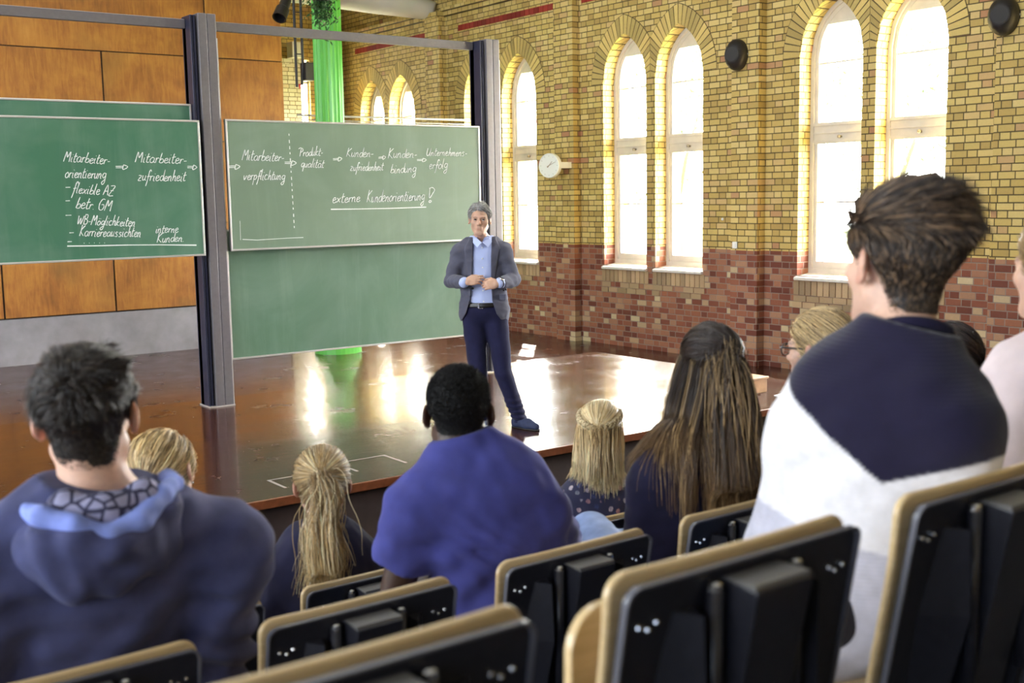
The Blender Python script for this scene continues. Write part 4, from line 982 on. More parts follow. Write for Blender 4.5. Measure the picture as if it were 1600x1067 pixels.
def grow(P, dir0, L, S, prims, pull=None, off=0.002, inertia=0.75, grav=0.0, noise=0.0, seed=1, nfreq=40, offs=None):
    """let strands run: P roots, dir0 first direction, L lengths; pull(p, t) gives a steering vector; kept outside prims"""
    N = len(P); paths = np.empty((N, S, 3)); paths[:, 0] = P; d = dir0/(np.linalg.norm(dir0, axis=1, keepdims=True)+1e-9); p = P.copy(); st = (np.broadcast_to(L, (N,))/(S-1))[:, None]
    for i in range(1, S):
        a = d*inertia+UP*(-grav)
        if pull is not None: a = a+pull(p, i/(S-1))
        if noise: a = a+noise*np.stack([waves(P+i*0.012, nfreq, seed+k, 4) for k in range(3)], 1)
        d = a/(np.linalg.norm(a, axis=1, keepdims=True)+1e-9); p = p+d*st
        o = off if offs is None else offs
        for _ in range(2):
            s_ = sdf_at(prims, p)-o; m = s_ < 0
            if m.any(): p[m] = p[m]-grad_at(prims, p[m])*np.atleast_1d(s_)[m][:, None]
        paths[:, i] = p
    return paths
def hair_cols(n, base, var=0.3, tips=None, S=None, seed=3, mixc=None, pm=0.3):
    r = np.random.default_rng(seed); k = np.exp(r.normal(0, var, n))[:, None]; c = np.asarray(base)*k
    if mixc is not None: m = (r.random(n) < pm)[:, None]; c = np.where(m, np.asarray(mixc)*k, c)
    return np.clip(c, 0, 0.95)
# ------------------------------------------------------------------ seated listeners
ROWS_SEAT = tuple(z+0.43 for z in ROWFL)
def torso_prims(p, inf=0.0, neck=True, arms=True, sleeve=1.0):
    H, N, SL, SR, Hc, w = p['H'], p['N'], p['SL'], p['SR'], p['Hc'], p.get('w', 1.0)
    u = unit(N-H); r = unit(SR-SL); f = unit(np.cross(u, r)); r = np.cross(f, u); R = np.stack([r, f, u]); Lt = np.linalg.norm(N-H)/0.50
    T = lambda x, y, z: H+x*r+y*f+z*Lt*u
    E = lambda x, y, z, rr, k=.06: ell(T(x, y, z), np.array(rr)*np.array([w, p.get('dp', 1.0), Lt])+inf, R, k)
    L = [E(0, 0, .05, (.165, .12, .11)), E(0, .005, .19, (.15, .105, .14)), E(0, 0, .33, (.165, .112, .15)), E(0, -.015, .40, (.15, .085, .10))]
    for S, g in ((SL, -1), (SR, 1)):
        L += [cap(N-u*.085+r*g*.07, S-u*.012, .066*w+inf, .060*w+inf, .05), cap(N+u*.012+r*g*.03-f*.005, S+u*.004-r*g*.03, .046+inf, .048+inf, .05)]
    if neck: L.append(cap(N-u*.04, Hc+p['HR'][2]*-.055+p['HR'][1]*-.022, .058*p.get('nk', 1), .054*p.get('nk', 1), .03))
    if arms:
        for S, E_, W in ((SL, p['EL'], p['WL']), (SR, p['ER'], p['WR'])):
            a = p.get('aw', 1.0)
            if sleeve >= 1: L += [cap(S, E_, .056*a+inf, .046*a+inf, .03), cap(E_, W, .044*a+inf, .030*a+inf, .012)]
            else:
                q = S+(E_-S)*sleeve; L.append(cap(S, q, .056*a+inf*1.2, .052*a+inf*1.6, .03))
    return L
def leg_prims(p, inf=0.0):
    L = []; H = p['H']
    for K, F, g in ((p['KL'], p['FL'], -1), (p['KR'], p['FR'], 1)):
        h = H+p['r']*g*.085; L += [cap(h, K, .085+inf, .062+inf, .04), cap(K, F, .058+inf, .042+inf, .01)]
    return L
def seated(label, row, xy, px, yaw=0.0, hyaw=0.0, hpitch=0.0, hroll=0.0, skin=SKIN, s=1.0, h=0.0065, face=True, beard=0.0, **kw):
    """px: pixel landmarks with their depth Y: N neck base, Hc ear level, SL, SR shoulder joints, optional EL ER WL WR"""
    p = dict(kw); g = {k: at(*v) for k, v in px.items()}; p.update(g); sz = ROWS_SEAT[row]
    p['r'] = A(math.cos(yaw), -math.sin(yaw), 0); f = A(math.sin(yaw), math.cos(yaw), 0); p['f'] = f
    p['H'] = A(xy[0], xy[1], sz+0.10); p['HR'] = rot_frame(hyaw, hpitch, hroll); p['s'] = s
    for k, sg in (('L', -1), ('R', 1)):
        S = p['S'+k]; p.setdefault('E'+k, S+f*.09-UP*.27+p['r']*sg*.05); p.setdefault('W'+k, p['H']+f*.30+p['r']*sg*.05+UP*.15)
        p.setdefault('K'+k, p['H']+f*.42+p['r']*sg*.11+UP*.0); K = p['K'+k]; p.setdefault('F'+k, A(K[0]+f[0]*.04, K[1]+f[1]*.04, ROWFL[row]+.075))
    org = A(xy[0], xy[1], ROWFL[row]); p['org'] = org
    L = torso_prims(p, -.012)+leg_prims(p, -.012)+head_prims(p['Hc'], p['HR'], s, face, kw.get('jaw', 1.0))
    for k, sg in (('L', -1), ('R', 1)):
        d = unit(p['W'+k]-p['E'+k]); hd = unit(d+f*.3-UP*.15); th = unit(p['r']*-sg+UP*.3); n = np.cross(hd, th)*sg*1.0; n = n if n[2] > 0 else -n
        L += hand_prims(p['W'+k]+d*.01, hd, n, unit(np.cross(n, hd)*-sg if False else th-hd*(th@hd)), .95*s)
    o = blob('person', L, h, skin, None, org, col=head_tint(p['Hc'], p['HR'], s, beard)); o.location = Vector(org)
    tag(o, label, 'person', 'listeners in the rows'); p['o'] = o; p['skull'] = skull(p['Hc'], p['HR'], s); p['headp'] = head_prims(p['Hc'], p['HR'], s, False)
    p['body'] = torso_prims(p, .016)
    if kw.get('seat') is not None: p['body'].append(rbox(A(.905+SW/2+.59*kw['seat'], ROWY[row]+.045, ROWTOP[row]-.2), A(.24, .055, .205), rd=.01, k=.0))
    return p
def trousers(p, mat, h=0.009):
    H = p['H']; L = [ell(H+UP*.03, (.178*p.get('w', 1), .135, .12), k=.05)]+leg_prims(p, .012)
    return blob('trousers', L, h, mat, p['o'], p['org'], post=lambda P, D: D+0.004*waves(P, 28, 5, 5))
def shoes(p, mat):
    L = []
    for F in (p['FL'], p['FR']):
        b = A(F[0], F[1], p['org'][2]); L += [cap(b+A(0, 0, .07), b+UP*.045, .05, .045, .02), cap(b+UP*.035, b+p['f']*.15+UP*.032, .04, .031, .03)]
    zf = p['org'][2]
    return blob('shoes', L, 0.008, mat, p['o'], p['org'], post=lambda P, D: np.maximum(D, zf+0.002-P[..., 2]))
def garment(p, name, mat, inf=0.016, h=0.007, sleeve=1.0, wr=0.005, freq=22, seed=1, post2=None, extra=(), col=None, hem=-.02, stretch=(1, 1, 1.6), necktop=.030):
    u = unit(p['N']-p['H']); N, H = p['N'], p['H']
    def post(P, D):
        D = D+wr*waves(P, freq, seed, 6, stretch)+wr*.5*waves(P, freq*2.3, seed+9, 5, stretch)
        t = (P-N)@u; D = np.maximum(D, t-necktop-0.10*np.maximum(0, -((P-N)@p['f'])*0)); D = np.maximum(D, (H@u+hem)-(P@u))
        if sleeve < 1:
            for k, sg in (('L', -1), ('R', 1)):
                S, E_ = p['S'+k], p['E'+k]; L_ = np.linalg.norm(E_-S); d = (E_-S)/L_; q = P-S; t = q@d; per = np.linalg.norm(q-t[..., None]*d, axis=-1)
                D = np.maximum(D, np.where((per < .115) & (t > .05) & (((q-t[..., None]*d)@p['r'])*sg > -.075), t-sleeve*L_-.012, -1))
        return post2(P, D) if post2 else D
    return blob(name, torso_prims(p, inf, neck=False, sleeve=sleeve)+list(extra), h, mat, p['o'], p['org'], post=post, col=col)
def ring(p, name, mat, rad, th, up=0.02, tilt=0.25, sq=1.0, n=28):
    """a collar band round the neck"""
    u = unit(p['N']-p['H']); r = unit(p['SR']-p['SL']); f = unit(np.cross(u, r)); c = p['N']+u*up+f*.012; pts = []
    for k in range(n+1): a = 2*pi*k/n; pts.append(c+r*math.cos(a)*rad+f*math.sin(a)*rad*sq+u*(-math.sin(a)*tilt*rad)-p['org'])
    return MB().tube(pts, th, 8, False).build(name, mat, p['o'], True)
JEANS = cloth_mat('blue_jeans', (0.10, 0.15, 0.30), 500, 0.25); DARKTR = cloth_mat('dark_trousers', (0.02, 0.02, 0.03)); SHOE = simple('dark_shoe_leather', (0.02, 0.018, 0.016), 0.45)
def lower(p, mat=DARKTR): trousers(p, mat); shoes(p, SHOE)
def short_hair(p, col, n, length, width=0.0010, mask=(.072, -.085, .012), th=None, comb=None, var=.3, lift=.5, noise=.5, S=6, seed=1, mat=HAIR, mixc=None, grav=.05, nfreq=45, pm=.3):
    c, R, s = p['Hc'], p['HR'], p['s']; hl = hl_fun(*mask); p = dict(p, skull=p['skull']+[cap(p['N']-UP*.02, c+R[2]*-.055+R[1]*-.022, .056*p.get('nk', 1), .053*p.get('nk', 1), .03)]); q, P = scalp_points(c, R, p['skull'], n, short_mask(*mask), s)
    n_ = grad_at(p['skull'], P); L = length(q)*np.exp(RNG.normal(0, .15, len(q)))
    cb = (comb(q) if comb is not None else np.tile([0, .3, -.2], (len(q), 1)))@R
    cb = cb-n_*(cb*n_).sum(1, keepdims=True); d0 = n_*lift+cb
    tf = th or (lambda q: 0.004+0*q[..., 0]); m_ = np.clip(hl(q)/.03, .1, 1)
    offs = .0012+tf(q)*m_*RNG.uniform(.55, 1.12, len(q)); L = L*np.clip(m_, .45, 1)
    P = P+n_*(offs*.8)[:, None]
    paths = grow(P, d0, L, S, p['skull'], pull=lambda pp, t: cb*.25, offs=offs, inertia=.8, grav=grav, noise=noise, seed=seed, nfreq=nfreq)
    cap_ = hair_cap(c, R, lambda q: tf(q)*.72, hl, np.asarray(col)*.6, s, prims=p['skull'])
    return joined('hair', [cap_, strands(paths, width, hair_cols(len(P), col, var, seed=seed, mixc=mixc, pm=pm))], mat, p['o'], p['org'])

# 1. man in the navy hoodie ---------------------------------------------------------------
p = seated('dark-haired man from behind in a navy hoodie with a pale blue hood lining', 1, (0.55, 2.38),
    dict(N=(160, 772, 2.26), Hc=(137, 655, 2.29), SL=(-28, 905, 2.26), SR=(352, 855, 2.22), EL=(-70, 1150, 2.26), ER=(330, 1065, 2.30)), yaw=.10, hyaw=.44, hpitch=.05, hroll=-.03, h=.0055, w=1.12, dp=1.1, aw=1.15, nk=1.15, beard=.35, s=1.04)
HOOD = cloth_mat('navy_jersey', (0.056, 0.062, 0.145), 600, .22, attr=False)
def hoodie_post(P, D):
    # strained folds running from the arm across the lower back
    q = P-p['SR']; return D+0.011*np.sin((q[..., 2]*1.0+q[..., 0]*.25)*85+2*waves(P, 9, 4, 4))*np.exp(-((q[..., 2]+.26)/.10)**2)*np.clip((q[..., 0]+.30)/.2, 0, 1)
garment(p, 'hoodie', HOOD, inf=.026, h=.0065, wr=.008, freq=17, seed=3, post2=hoodie_post, hem=-.08)
rim_px = [(62, 792, 2.30), (48, 806, 2.22), (70, 812, 2.15), (120, 824, 2.11), (172, 840, 2.09), (215, 818, 2.10), (252, 778, 2.15), (270, 760, 2.22), (258, 752, 2.30)]
rim = [at(*v) for v in rim_px]
hood = [ell(at(152, 858, 2.15), (.135, .060, .070), k=.04), ell(at(150, 893, 2.145), (.075, .045, .052), k=.05), ell(at(85, 848, 2.19), (.075, .065, .050), k=.05), ell(at(222, 840, 2.19), (.065, .065, .060), k=.05)]
hood += [cap(a-UP*.02, b-UP*.02, .022, .022, .03) for a, b in zip(rim, rim[1:])]
rc = np.mean(rim, 0); rn = np.linalg.svd(np.array(rim)-rc)[2][2]; rn = rn if rn[2] > 0 else -rn
bowl = ell(at(150, 775, 2.235), (.118, .112, .082), k=.012, sub=True)
HOODC = HOOD
blob('hood', hood+[bowl], .005, HOODC, p['o'], p['org'], post=lambda P, D: np.maximum(D+.0085*waves(P, 30, 8, 6, (1.2, 1, .6)), (P-rc)@rn-.006))
LIN = cloth_mat('pale_blue_jersey', (0.20, 0.26, 0.62), 600, .18)
blob('hood_lining', [cap(a+rn*.004, b+rn*.004, .021, .021, .012) for a, b in zip(rim, rim[1:])], .005, LIN, p['o'], p['org'], post=lambda P, D: D+.004*waves(P, 55, 9, 5))
def print_mat():
    t = NT('printed_grey_lining'); n = t.noise(t.objco(), 26, 3, .6, 1.2); v = t.n('TexVoronoi'); v.feature = 'DISTANCE_TO_EDGE'; v.inputs['Scale'].default_value = 34; t.l(t.objco(), v.inputs['Vector'])
    m = t.ramp(t.math('MULTIPLY', v.outputs[0], t.math('ADD', n, .35)), [(.07, 1.0), (.10, 0.0)]); t.set(Base_Color=t.mix(m, (0.27, 0.27, 0.42), (0.025, 0.025, 0.06)), Roughness=.9); return t.m
LP = [cap(at(75, 800, 2.27), at(105, 795, 2.17), .020, .026, .03), cap(at(105, 795, 2.17), at(165, 800, 2.14), .026, .030, .03), cap(at(165, 800, 2.14), at(225, 775, 2.16), .030, .024, .03), cap(at(225, 775, 2.16), at(250, 765, 2.25), .024, .020, .03)]
blob('hood_inside', LP, .005, print_mat(), p['o'], p['org'], post=lambda P, D: D+.003*waves(P, 40, 12, 5))
lower(p, JEANS)
def comb_l(q):
    c = np.array([.012, -.085, .055]); v = q-c; sw = np.stack([-v[:, 2], 0*v[:, 0], v[:, 0]], 1)*9; out = v*6*np.array([1, 1, .9]); top = np.clip((q[:, 2]-.03)/.05, 0, 1)[:, None]
    return sw*.9+out*.8+top*np.array([.25, .5, .35])+(1-top)*np.array([0, -.2, -.9])
short_hair(p, (.014, .0085, .006), 8500, lambda q: np.interp(q[:, 2], [-.085, -.05, 0, .03, .05, .09], [.006, .010, .012, .026, .044, .052]), .00085, (.07, -.086, .010), lambda q: np.interp(q[..., 2], [-.09, -.03, .02, .045, .07, .12], [.001, .0035, .004, .012, .019, .024]), comb_l, lift=.42, noise=.55, seed=11, mixc=(.032, .020, .014), nfreq=32)

# 2. man in the blue T-shirt ---------------------------------------------------------------
p = seated('man with short black hair from behind in a blue T-shirt', 1, (1.77, 2.42),
    dict(N=(727, 705, 2.52), Hc=(717, 648, 2.56), SL=(653, 795, 2.55), SR=(838, 800, 2.42), EL=(612, 955, 2.60), ER=(885, 905, 2.62)), yaw=.42, hyaw=.60, hpitch=.10, skin=SKIN_D, h=.0055, w=1.12, dp=1.1, aw=1.2, nk=1.22, s=1.02)
TEE = cloth_mat('blue_cotton', (0.048, 0.053, 0.225), 650, .12)
def tee_post(P, D):
    q = P-p['SL']; D = D+.004*np.sin((P[..., 2]*.9+np.abs(q[..., 0]-.15)*.55)*70+2.5*waves(P, 8, 26, 4))*np.clip((.95-P[..., 2])/.12, 0, 1); return D+.0055*np.sin((q[..., 0]*.8+q[..., 2]*.9)*120+2*waves(P, 12, 6, 4))*np.exp(-((q[..., 2]+.08)/.09)**2)*np.exp(-((q[..., 0]-.07)/.08)**2)
garment(p, 'tshirt', TEE, inf=.017, h=.006, sleeve=.50, wr=.0055, freq=19, seed=21, post2=tee_post, hem=-.08, necktop=.05)
lower(p, JEANS)
short_hair(p, (.004, .0035, .0035), 9000, lambda q: np.interp(q[:, 2], [-.07, -.03, .03, .08], [.003, .004, .008, .012]), .0009, (.07, -.062, .010), lambda q: np.interp(q[..., 2], [-.08, -.04, .0, .08], [.0004, .0008, .005, .011]), lambda q: 0*q, lift=1.0, noise=1.3, seed=22, S=4, grav=0, nfreq=400, mat=HAIR_M)

# 3. young man in the striped sweater --------------------------------------------------------
p = seated('young man with swept-up brown hair in a navy and white block sweater', 0, (1.75, 1.36),
    dict(N=(1418, 540, 1.27), Hc=(1404, 414, 1.32), SL=(1268, 668, 1.42), SR=(1487, 668, 1.16), EL=(1205, 930, 1.50), ER=(1520, 860, 1.12)), yaw=.62, hyaw=.33, hpitch=-.02, hroll=.03, h=.0052, w=1.05, nk=1.06, s=1.06, KL=A(1.90, 1.63, ROWS_SEAT[0]+.09), KR=A(2.0, 1.63, ROWS_SEAT[0]+.09), WL=A(1.90, 1.55, ROWS_SEAT[0]+.22))
def sweater_mat():
    t = NT('block_colour_knit'); s = t.n('SeparateXYZ'); t.l(t.objco(), s.inputs[0]); z = s.outputs[2]
    rib = t.math('SINE', t.math('MULTIPLY', z, 900)); t.set(Base_Color=t.mix(1.0, t.ramp(t.noise(t.objco(), 40, 4), [(.3, (.85, .85, .85)), (.7, (1, 1, 1))]), t.attr('tint'), 'MULTIPLY'), Roughness=.9, Specular_IOR_Level=.2, Sheen_Weight=.2)
    t.bump(t.math('ADD', rib, t.math('MULTIPLY', t.noise(t.objco(), 600, 2), .5)), .22, .0018); return t.m
cV = at(1353, 768, 1.20); 
def sweater_col(V):
    # colour blocks knitted as a chevron across the back: navy, white, grey
    r = unit(p['SR']-p['SL']); x = (V-cV)@r; z = V[:, 2]-cV[2]
    e = np.where(x < 0, -x*.80, x*.30); e2 = np.where(x < 0, -.135-x*.20, -.14+x*.02)
    a = np.clip((z-e)/.004+.5, 0, 1)[:, None]; b = np.clip((z-e2)/.004+.5, 0, 1)[:, None]
    return a*np.array([.009, .007, .027])+(1-a)*(b*np.array([.72, .71, .75])+(1-b)*np.array([.46, .46, .55]))
garment(p, 'sweater', sweater_mat(), inf=.018, h=.0055, wr=.005, freq=15, seed=31, post2=lambda P, D: np.maximum(D, ROWY[0]+.075+.09*np.clip((ROWTOP[0]-P[..., 2])/.5, -.2, 1)-P[..., 1]), col=sweater_col, hem=-.26, necktop=.040, extra=[ell(p['H']-UP*.01+p['f']*.02, (.195, .125, .12), k=.06)])
ring(p, 'neckband', cloth_mat('navy_rib', (.009, .007, .026)), .063, .012, .024, .30, 1.0)
lower(p, DARKTR)
def comb_s(q):
    top = np.clip((q[:, 2]-.050)/.03, 0, 1)[:, None]; c = np.array([.0, -.075, .065]); v = q-c; sw = np.stack([v[:, 2], 0*v[:, 0], -v[:, 0]], 1)*7
    return top*(np.array([.75, -.75, .35]))+(1-top)*(np.array([.0, -.25, -.8])+sw*.5)
short_hair(p, (.034, .021, .014), 10000, lambda q: np.interp(q[:, 2], [-.09, -.05, .02, .055, .075, .11], [.006, .010, .014, .030, .070, .080])*np.where(q[:, 1] < -.06, .8, 1), .0009, (.074, -.084, .012), lambda q: np.interp(q[..., 2], [-.09, -.03, .04, .08, .12], [.0015, .006, .010, .018, .026])+.016*np.clip((q[..., 0]-.0)/.06, 0, 1)*np.clip((q[..., 2]-.0)/.05, 0, 1), comb_s, lift=.28, noise=.10, seed=33, mixc=(.24, .15, .085), nfreq=30, pm=.25, S=8)

# long-hair helpers ----------------------------------------------------------------------------
def mask_w(q, front=.078):
    hl = np.interp(q[:, 1], [-.12, -.05, -.01, .02, .05, .085], [-.095, -.09, -.055, -.03, .04, front]); return q[:, 2] > hl
def hlw(q): return q[..., 2]-np.interp(q[..., 1], [-.12, -.05, -.01, .02, .05, .085], [-.095, -.09, -.055, -.03, .04, .078])
def to_tie(p, n, tie, S=9, off=(.003, .013), seed=5, wob=.004, sel=None):
    """strands drawn over the head from the hairline to a tie point (local coordinates)"""
    q, P = scalp_points(p['Hc'], p['HR'], p['skull'], n, (lambda q: mask_w(q) & sel(q)) if sel else mask_w, p['s']); T = xf(p['Hc'], p['HR']*p['s'])(*tie)
    u = np.linspace(0, 1, S); X = P[:, None]+(T-P)[:, None]*u[None, :, None]; o = RNG.uniform(*off, len(P))
    for k in range(3):
        d = sdf_at(p['skull'], X); w = np.minimum(1, np.maximum(.15, 1-np.maximum(0, u-.86)/.14*.6))[None]; m = d < o[:, None]*w
        X = X+np.where(m[..., None], grad_at(p['skull'], X)*(o[:, None]*w-d)[..., None], 0)
    X = X+wob*np.stack([waves(P, 60, seed+k, 4) for k in range(3)], -1)[:, None]*np.sin(u*pi)[None, :, None]
    X[:, -1] = T+RNG.normal(0, .004, (len(P), 3)); return q, P, X
def tail(p, T, n, L, d0, spread=.25, S=14, grav=.35, rad=.012, seed=6, noise=.12, off=.004, lenvar=.12, wave=0.0):
    P = T+RNG.normal(0, rad, (n, 3)); D = unit(d0)+RNG.normal(0, spread, (n, 3)); C = p['body']+p['skull']
    X = grow(P, D, L*np.exp(RNG.normal(0, lenvar, n)), S, C, off=off, inertia=.8, grav=grav, noise=noise, seed=seed, nfreq=50)
    return X
def grad_cols(n, S, root, tip, var=.25, seed=1, streak=None, ps=.3, t0=.3):
    r = np.random.default_rng(seed); u = np.clip((np.linspace(0, 1, S)-t0)/(1-t0), 0, 1)[None, :, None]; k = np.exp(r.normal(0, var, (n, 1, 1)))
    c = (np.asarray(root)*(1-u)+np.asarray(tip)*u)*k
    if streak is not None: m = (ps if hasattr(ps, 'shape') else r.random(n) < ps)[:, None, None]; c = np.where(m, np.asarray(streak)*k*(.4+.6*np.clip(u*2+.2, 0, 1)), c)
    return np.clip(c, 0, .95)
def cap_w(p, col, th=.008): return hair_cap(p['Hc'], p['HR'], lambda q: th+0*q[..., 0], hlw, col, p['s'])
BLOND = (.58, .41, .19); BLOND_L = (.80, .65, .40); BLOND_D = (.24, .15, .065)

# 4. woman with the ponytail -------------------------------------------------------------------
p = seated('woman with a long wavy blonde ponytail and a dark navy top', 2, (1.72, 3.42),
    dict(N=(500, 828, 3.34), Hc=(504, 758, 3.36), SL=(444, 888, 3.38), SR=(562, 868, 3.34)), yaw=.15, hyaw=.49, hpitch=.06, w=.88, nk=.85, aw=.85, s=1.0, seat=1)
garment(p, 'top', cloth_mat('dark_navy_jersey', (.020, .020, .052)), inf=.013, h=.007, wr=.004, seed=41)
lower(p, JEANS); tie = (0, -.112, .052); T = xf(p['Hc'], p['HR']*p['s'])(0, -.120, .052)
q, P, X = to_tie(p, 2600, tie, seed=42, off=(.004, .018))
Y = tail(p, T, 1900, .36, -p['HR'][1]*.60-UP*.15, .34, 18, .38, .010, 43, .19)
pieces = [cap_w(p, np.array(BLOND_D)*.7), strands(X, .0011, grad_cols(len(X), 9, BLOND_D, BLOND, .3, 44, BLOND_L, .3, 0)), strands(Y, .0012, grad_cols(len(Y), 18, BLOND_D, BLOND, .35, 45, BLOND_L, .35, 0))]
joined('hair', pieces, HAIR, p['o'], p['org'])
MB().lathe([(-.008, .013), (-.004, .019), (.004, .019), (.008, .013)], Vector(T-p['org']), Vector(-p['HR'][1]), 16).build('hair_tie', BLK, p['o'], True)

# 5. blonde woman beyond the hoodie man ----------------------------------------------------------
p = seated('blonde woman mostly hidden beyond the hoodie man, an earring at her ear', 2, (1.13, 3.42),
    dict(N=(252, 815, 3.36), Hc=(259, 738, 3.38), SL=(200, 868, 3.38), SR=(312, 850, 3.34)), yaw=.1, hyaw=.82, hpitch=.12, hroll=-.12, w=.88, nk=.85, aw=.85, s=.97, h=.008)
garment(p, 'top', cloth_mat('black_knit', (.016, .015, .02)), inf=.013, h=.009, seed=51); lower(p)
tie = (-.02, -.105, -.035); T = xf(p['Hc'], p['HR']*p['s'])(*tie); q, P, X = to_tie(p, 2200, tie, seed=52, off=(.004, .020), wob=.007)
joined('hair', [cap_w(p, np.array(BLOND_D)*.8, .010), strands(X, .0012, grad_cols(len(X), 9, BLOND, BLOND_L, .25, 54, BLOND_D, .2, 0)), strands(tail(p, T, 500, .14, -UP, .4, 8, .3, .02, 53), .0011, hair_cols(500, BLOND, .3))], HAIR, p['o'], p['org'])
e = xf(p['Hc'], p['HR']*p['s'])(.088, -.004, -.036); MB().lathe([(0, .001), (.002, .004), (.006, .004), (.008, .001)], Vector(e-p['org']), (0, 0, -1), 10).build('earring', STEEL, p['o'], True)

# 6. listener hidden behind the T-shirt man: only hair and a hand at the cheek show -------------------
p = seated('blonde listener almost hidden by the man in the blue T-shirt', 2, (2.29, 3.42),
    dict(N=(722, 765, 3.36), Hc=(722, 697, 3.42), SL=(668, 825, 3.40), SR=(778, 808, 3.36), EL=(668, 840, 3.66), WL=(684, 742, 3.62)), yaw=.3, hyaw=.6, w=.85, nk=.85, aw=.8, s=.93, h=.008)
garment(p, 'top', cloth_mat('grey_jersey', (.12, .12, .14)), inf=.013, h=.009, seed=61); lower(p, JEANS)
q, P = scalp_points(p['Hc'], p['HR'], p['skull'], 1800, mask_w, p['s'])
X = grow(P, grad_at(p['skull'], P)*.3-UP, .26, 12, p['skull']+p['body'], offs=RNG.uniform(.004, .016, len(P)), grav=.4, noise=.1, seed=62)
joined('hair', [cap_w(p, np.array(BLOND_D)*.8), strands(X, .0012, grad_cols(len(X), 12, BLOND, BLOND_L, .3, 63, BLOND_D, .2, 0))], HAIR, p['o'], p['org'])

# 7. girl with the braided crown --------------------------------------------------------------------
p = seated('young woman with long pale blonde hair, braids tied at the back, in a floral top', 2, (2.86, 3.42),
    dict(N=(932, 752, 3.36), Hc=(938, 674, 3.38), SL=(896, 802, 3.42), SR=(984, 792, 3.32)), yaw=.25, hyaw=.80, hpitch=.02, w=.82, nk=.8, aw=.8, s=.97, seat=3)
def floral():
    t = NT('dark_floral_print'); P_ = t.objco(); v = t.n('TexVoronoi'); v.inputs['Scale'].default_value = 30; t.l(t.mapping(P_, (1, 1, 1.0)), v.inputs['Vector']); nz = t.noise(P_, 40, 4, .6, 1.5)
    r = t.n('SeparateColor'); t.l(v.outputs['Color'], r.inputs[0])
    fc = t.ramp(r.outputs[0], [(0, (.02, .03, .12)), (.35, (.10, .13, .30)), (.55, (.42, .20, .20)), (.72, (.55, .50, .55)), (.85, (.05, .10, .16)), (1, (.30, .10, .12))])
    pet = t.ramp(t.math('ADD', v.outputs['Distance'], t.math('MULTIPLY', nz, .35)), [(.42, 1.0), (.50, 0.0)])
    t.set(Base_Color=t.mix(pet, (.016, .018, .062), t.mix(t.ramp(nz, [(.4, .2), (.6, .9)]), fc, t.mix(1.0, fc, (.35, .35, .5), 'MULTIPLY'))), Roughness=.85, Sheen_Weight=.1); return t.m
garment(p, 'floral_top', floral(), inf=.013, h=.007, wr=.004, seed=71); lower(p, JEANS)
gt = (0, -.120, .030); Tg = xf(p['Hc'], p['HR']*p['s'])(*gt); q, P, X0 = to_tie(p, 1700, gt, seed=70, off=(.004, .012), wob=.003, sel=lambda q: q[:, 2] > .03)
Z = tail(p, Tg-UP*.01, 1100, .18, -p['HR'][1]*.12-UP, .30, 16, .4, .014, 78, .10)
q, P = scalp_points(p['Hc'], p['HR'], p['skull'], 2600, lambda q: mask_w(q) & (q[:, 2] < .055), p['s']); n_ = grad_at(p['skull'], P)
X = grow(P, -UP+n_*.2, 0.165*np.exp(RNG.normal(0, .08, len(P)))+np.maximum(0, q[:, 2])*.7, 16, p['skull']+p['body'], pull=lambda pp, t: -UP*(.25+.5*t)+np.array([0, -.3, 0])@p['HR']*(1-t), offs=RNG.uniform(.004, .016, len(P)), inertia=.7, noise=.10, seed=72, nfreq=45)
BC, BR = p['Hc'], p['HR']*p['s']; B = xf(BC, BR); pieces = [cap_w(p, np.array(BLOND_D)*.9), strands(X, .0012, grad_cols(len(X), 16, BLOND, BLOND_L, .28, 73, BLOND_D, .18, 0)), strands(X0, .0011, grad_cols(len(X0), 9, BLOND_L, BLOND_L, .22, 69, BLOND, .3, 0)), strands(Z, .0012, grad_cols(len(Z), 16, BLOND, BLOND_L, .28, 79, BLOND_D, .18, 0))]
joined('hair', pieces, HAIR, p['o'], p['org'])
def braid(name, pts, rad, n=900, turns=9, seed=1):
    pts = [np.asarray(q_) for q_ in pts]; S = 60; u = np.linspace(0, len(pts)-1.001, S); c = np.stack([pts[int(x)]*(1-(x % 1))+pts[int(x)+1]*(x % 1) for x in u])
    for _ in range(6): c[1:-1] = (c[:-2]+2*c[1:-1]+c[2:])/4
    t = np.gradient(c, axis=0); t /= np.linalg.norm(t, axis=1, keepdims=True); nn = grad_at(p['skull'], c); bb = np.cross(t, nn); v = np.linspace(0, 1, S); c = c-nn*sdf_at(p['skull'], c)[:, None]; pc = []
    for k in range(3):
        ph = 2*pi*turns*v+k*2*pi/3; core = c+nn*(.014+.45*rad*np.sin(2*ph))[:, None]+bb*(rad*np.sin(ph))[:, None]
        m = n//3; o = RNG.normal(0, rad*.30, (m, 1, 2)); X = core[None]+nn[None]*o[..., :1]+bb[None]*o[..., 1:]; pc.append(strands(X, .0011, grad_cols(m, S, BLOND_L, BLOND_L, .25, seed+k, BLOND_D, .25, 0)))
    return joined(name, pc, HAIR, p['o'], p['org'])
tp = B(.0, -.122, .030)
braid('braid', [B(-.070, .02, .075), B(-.085, -.03, .072), B(-.070, -.078, .058), B(-.035, -.112, .040), tp], .0085, seed=74); braid('braid', [B(.070, .02, .075), B(.085, -.03, .072), B(.070, -.078, .058), B(.035, -.112, .040), tp], .0085, seed=77)
MB().lathe([(-.006, .007), (0, .010), (.006, .007)], Vector(tp-UP*.008-p['org']-p['HR'][1]*.006), (0, 0, 1), 12).build('hair_tie', BLK, p['o'], True)

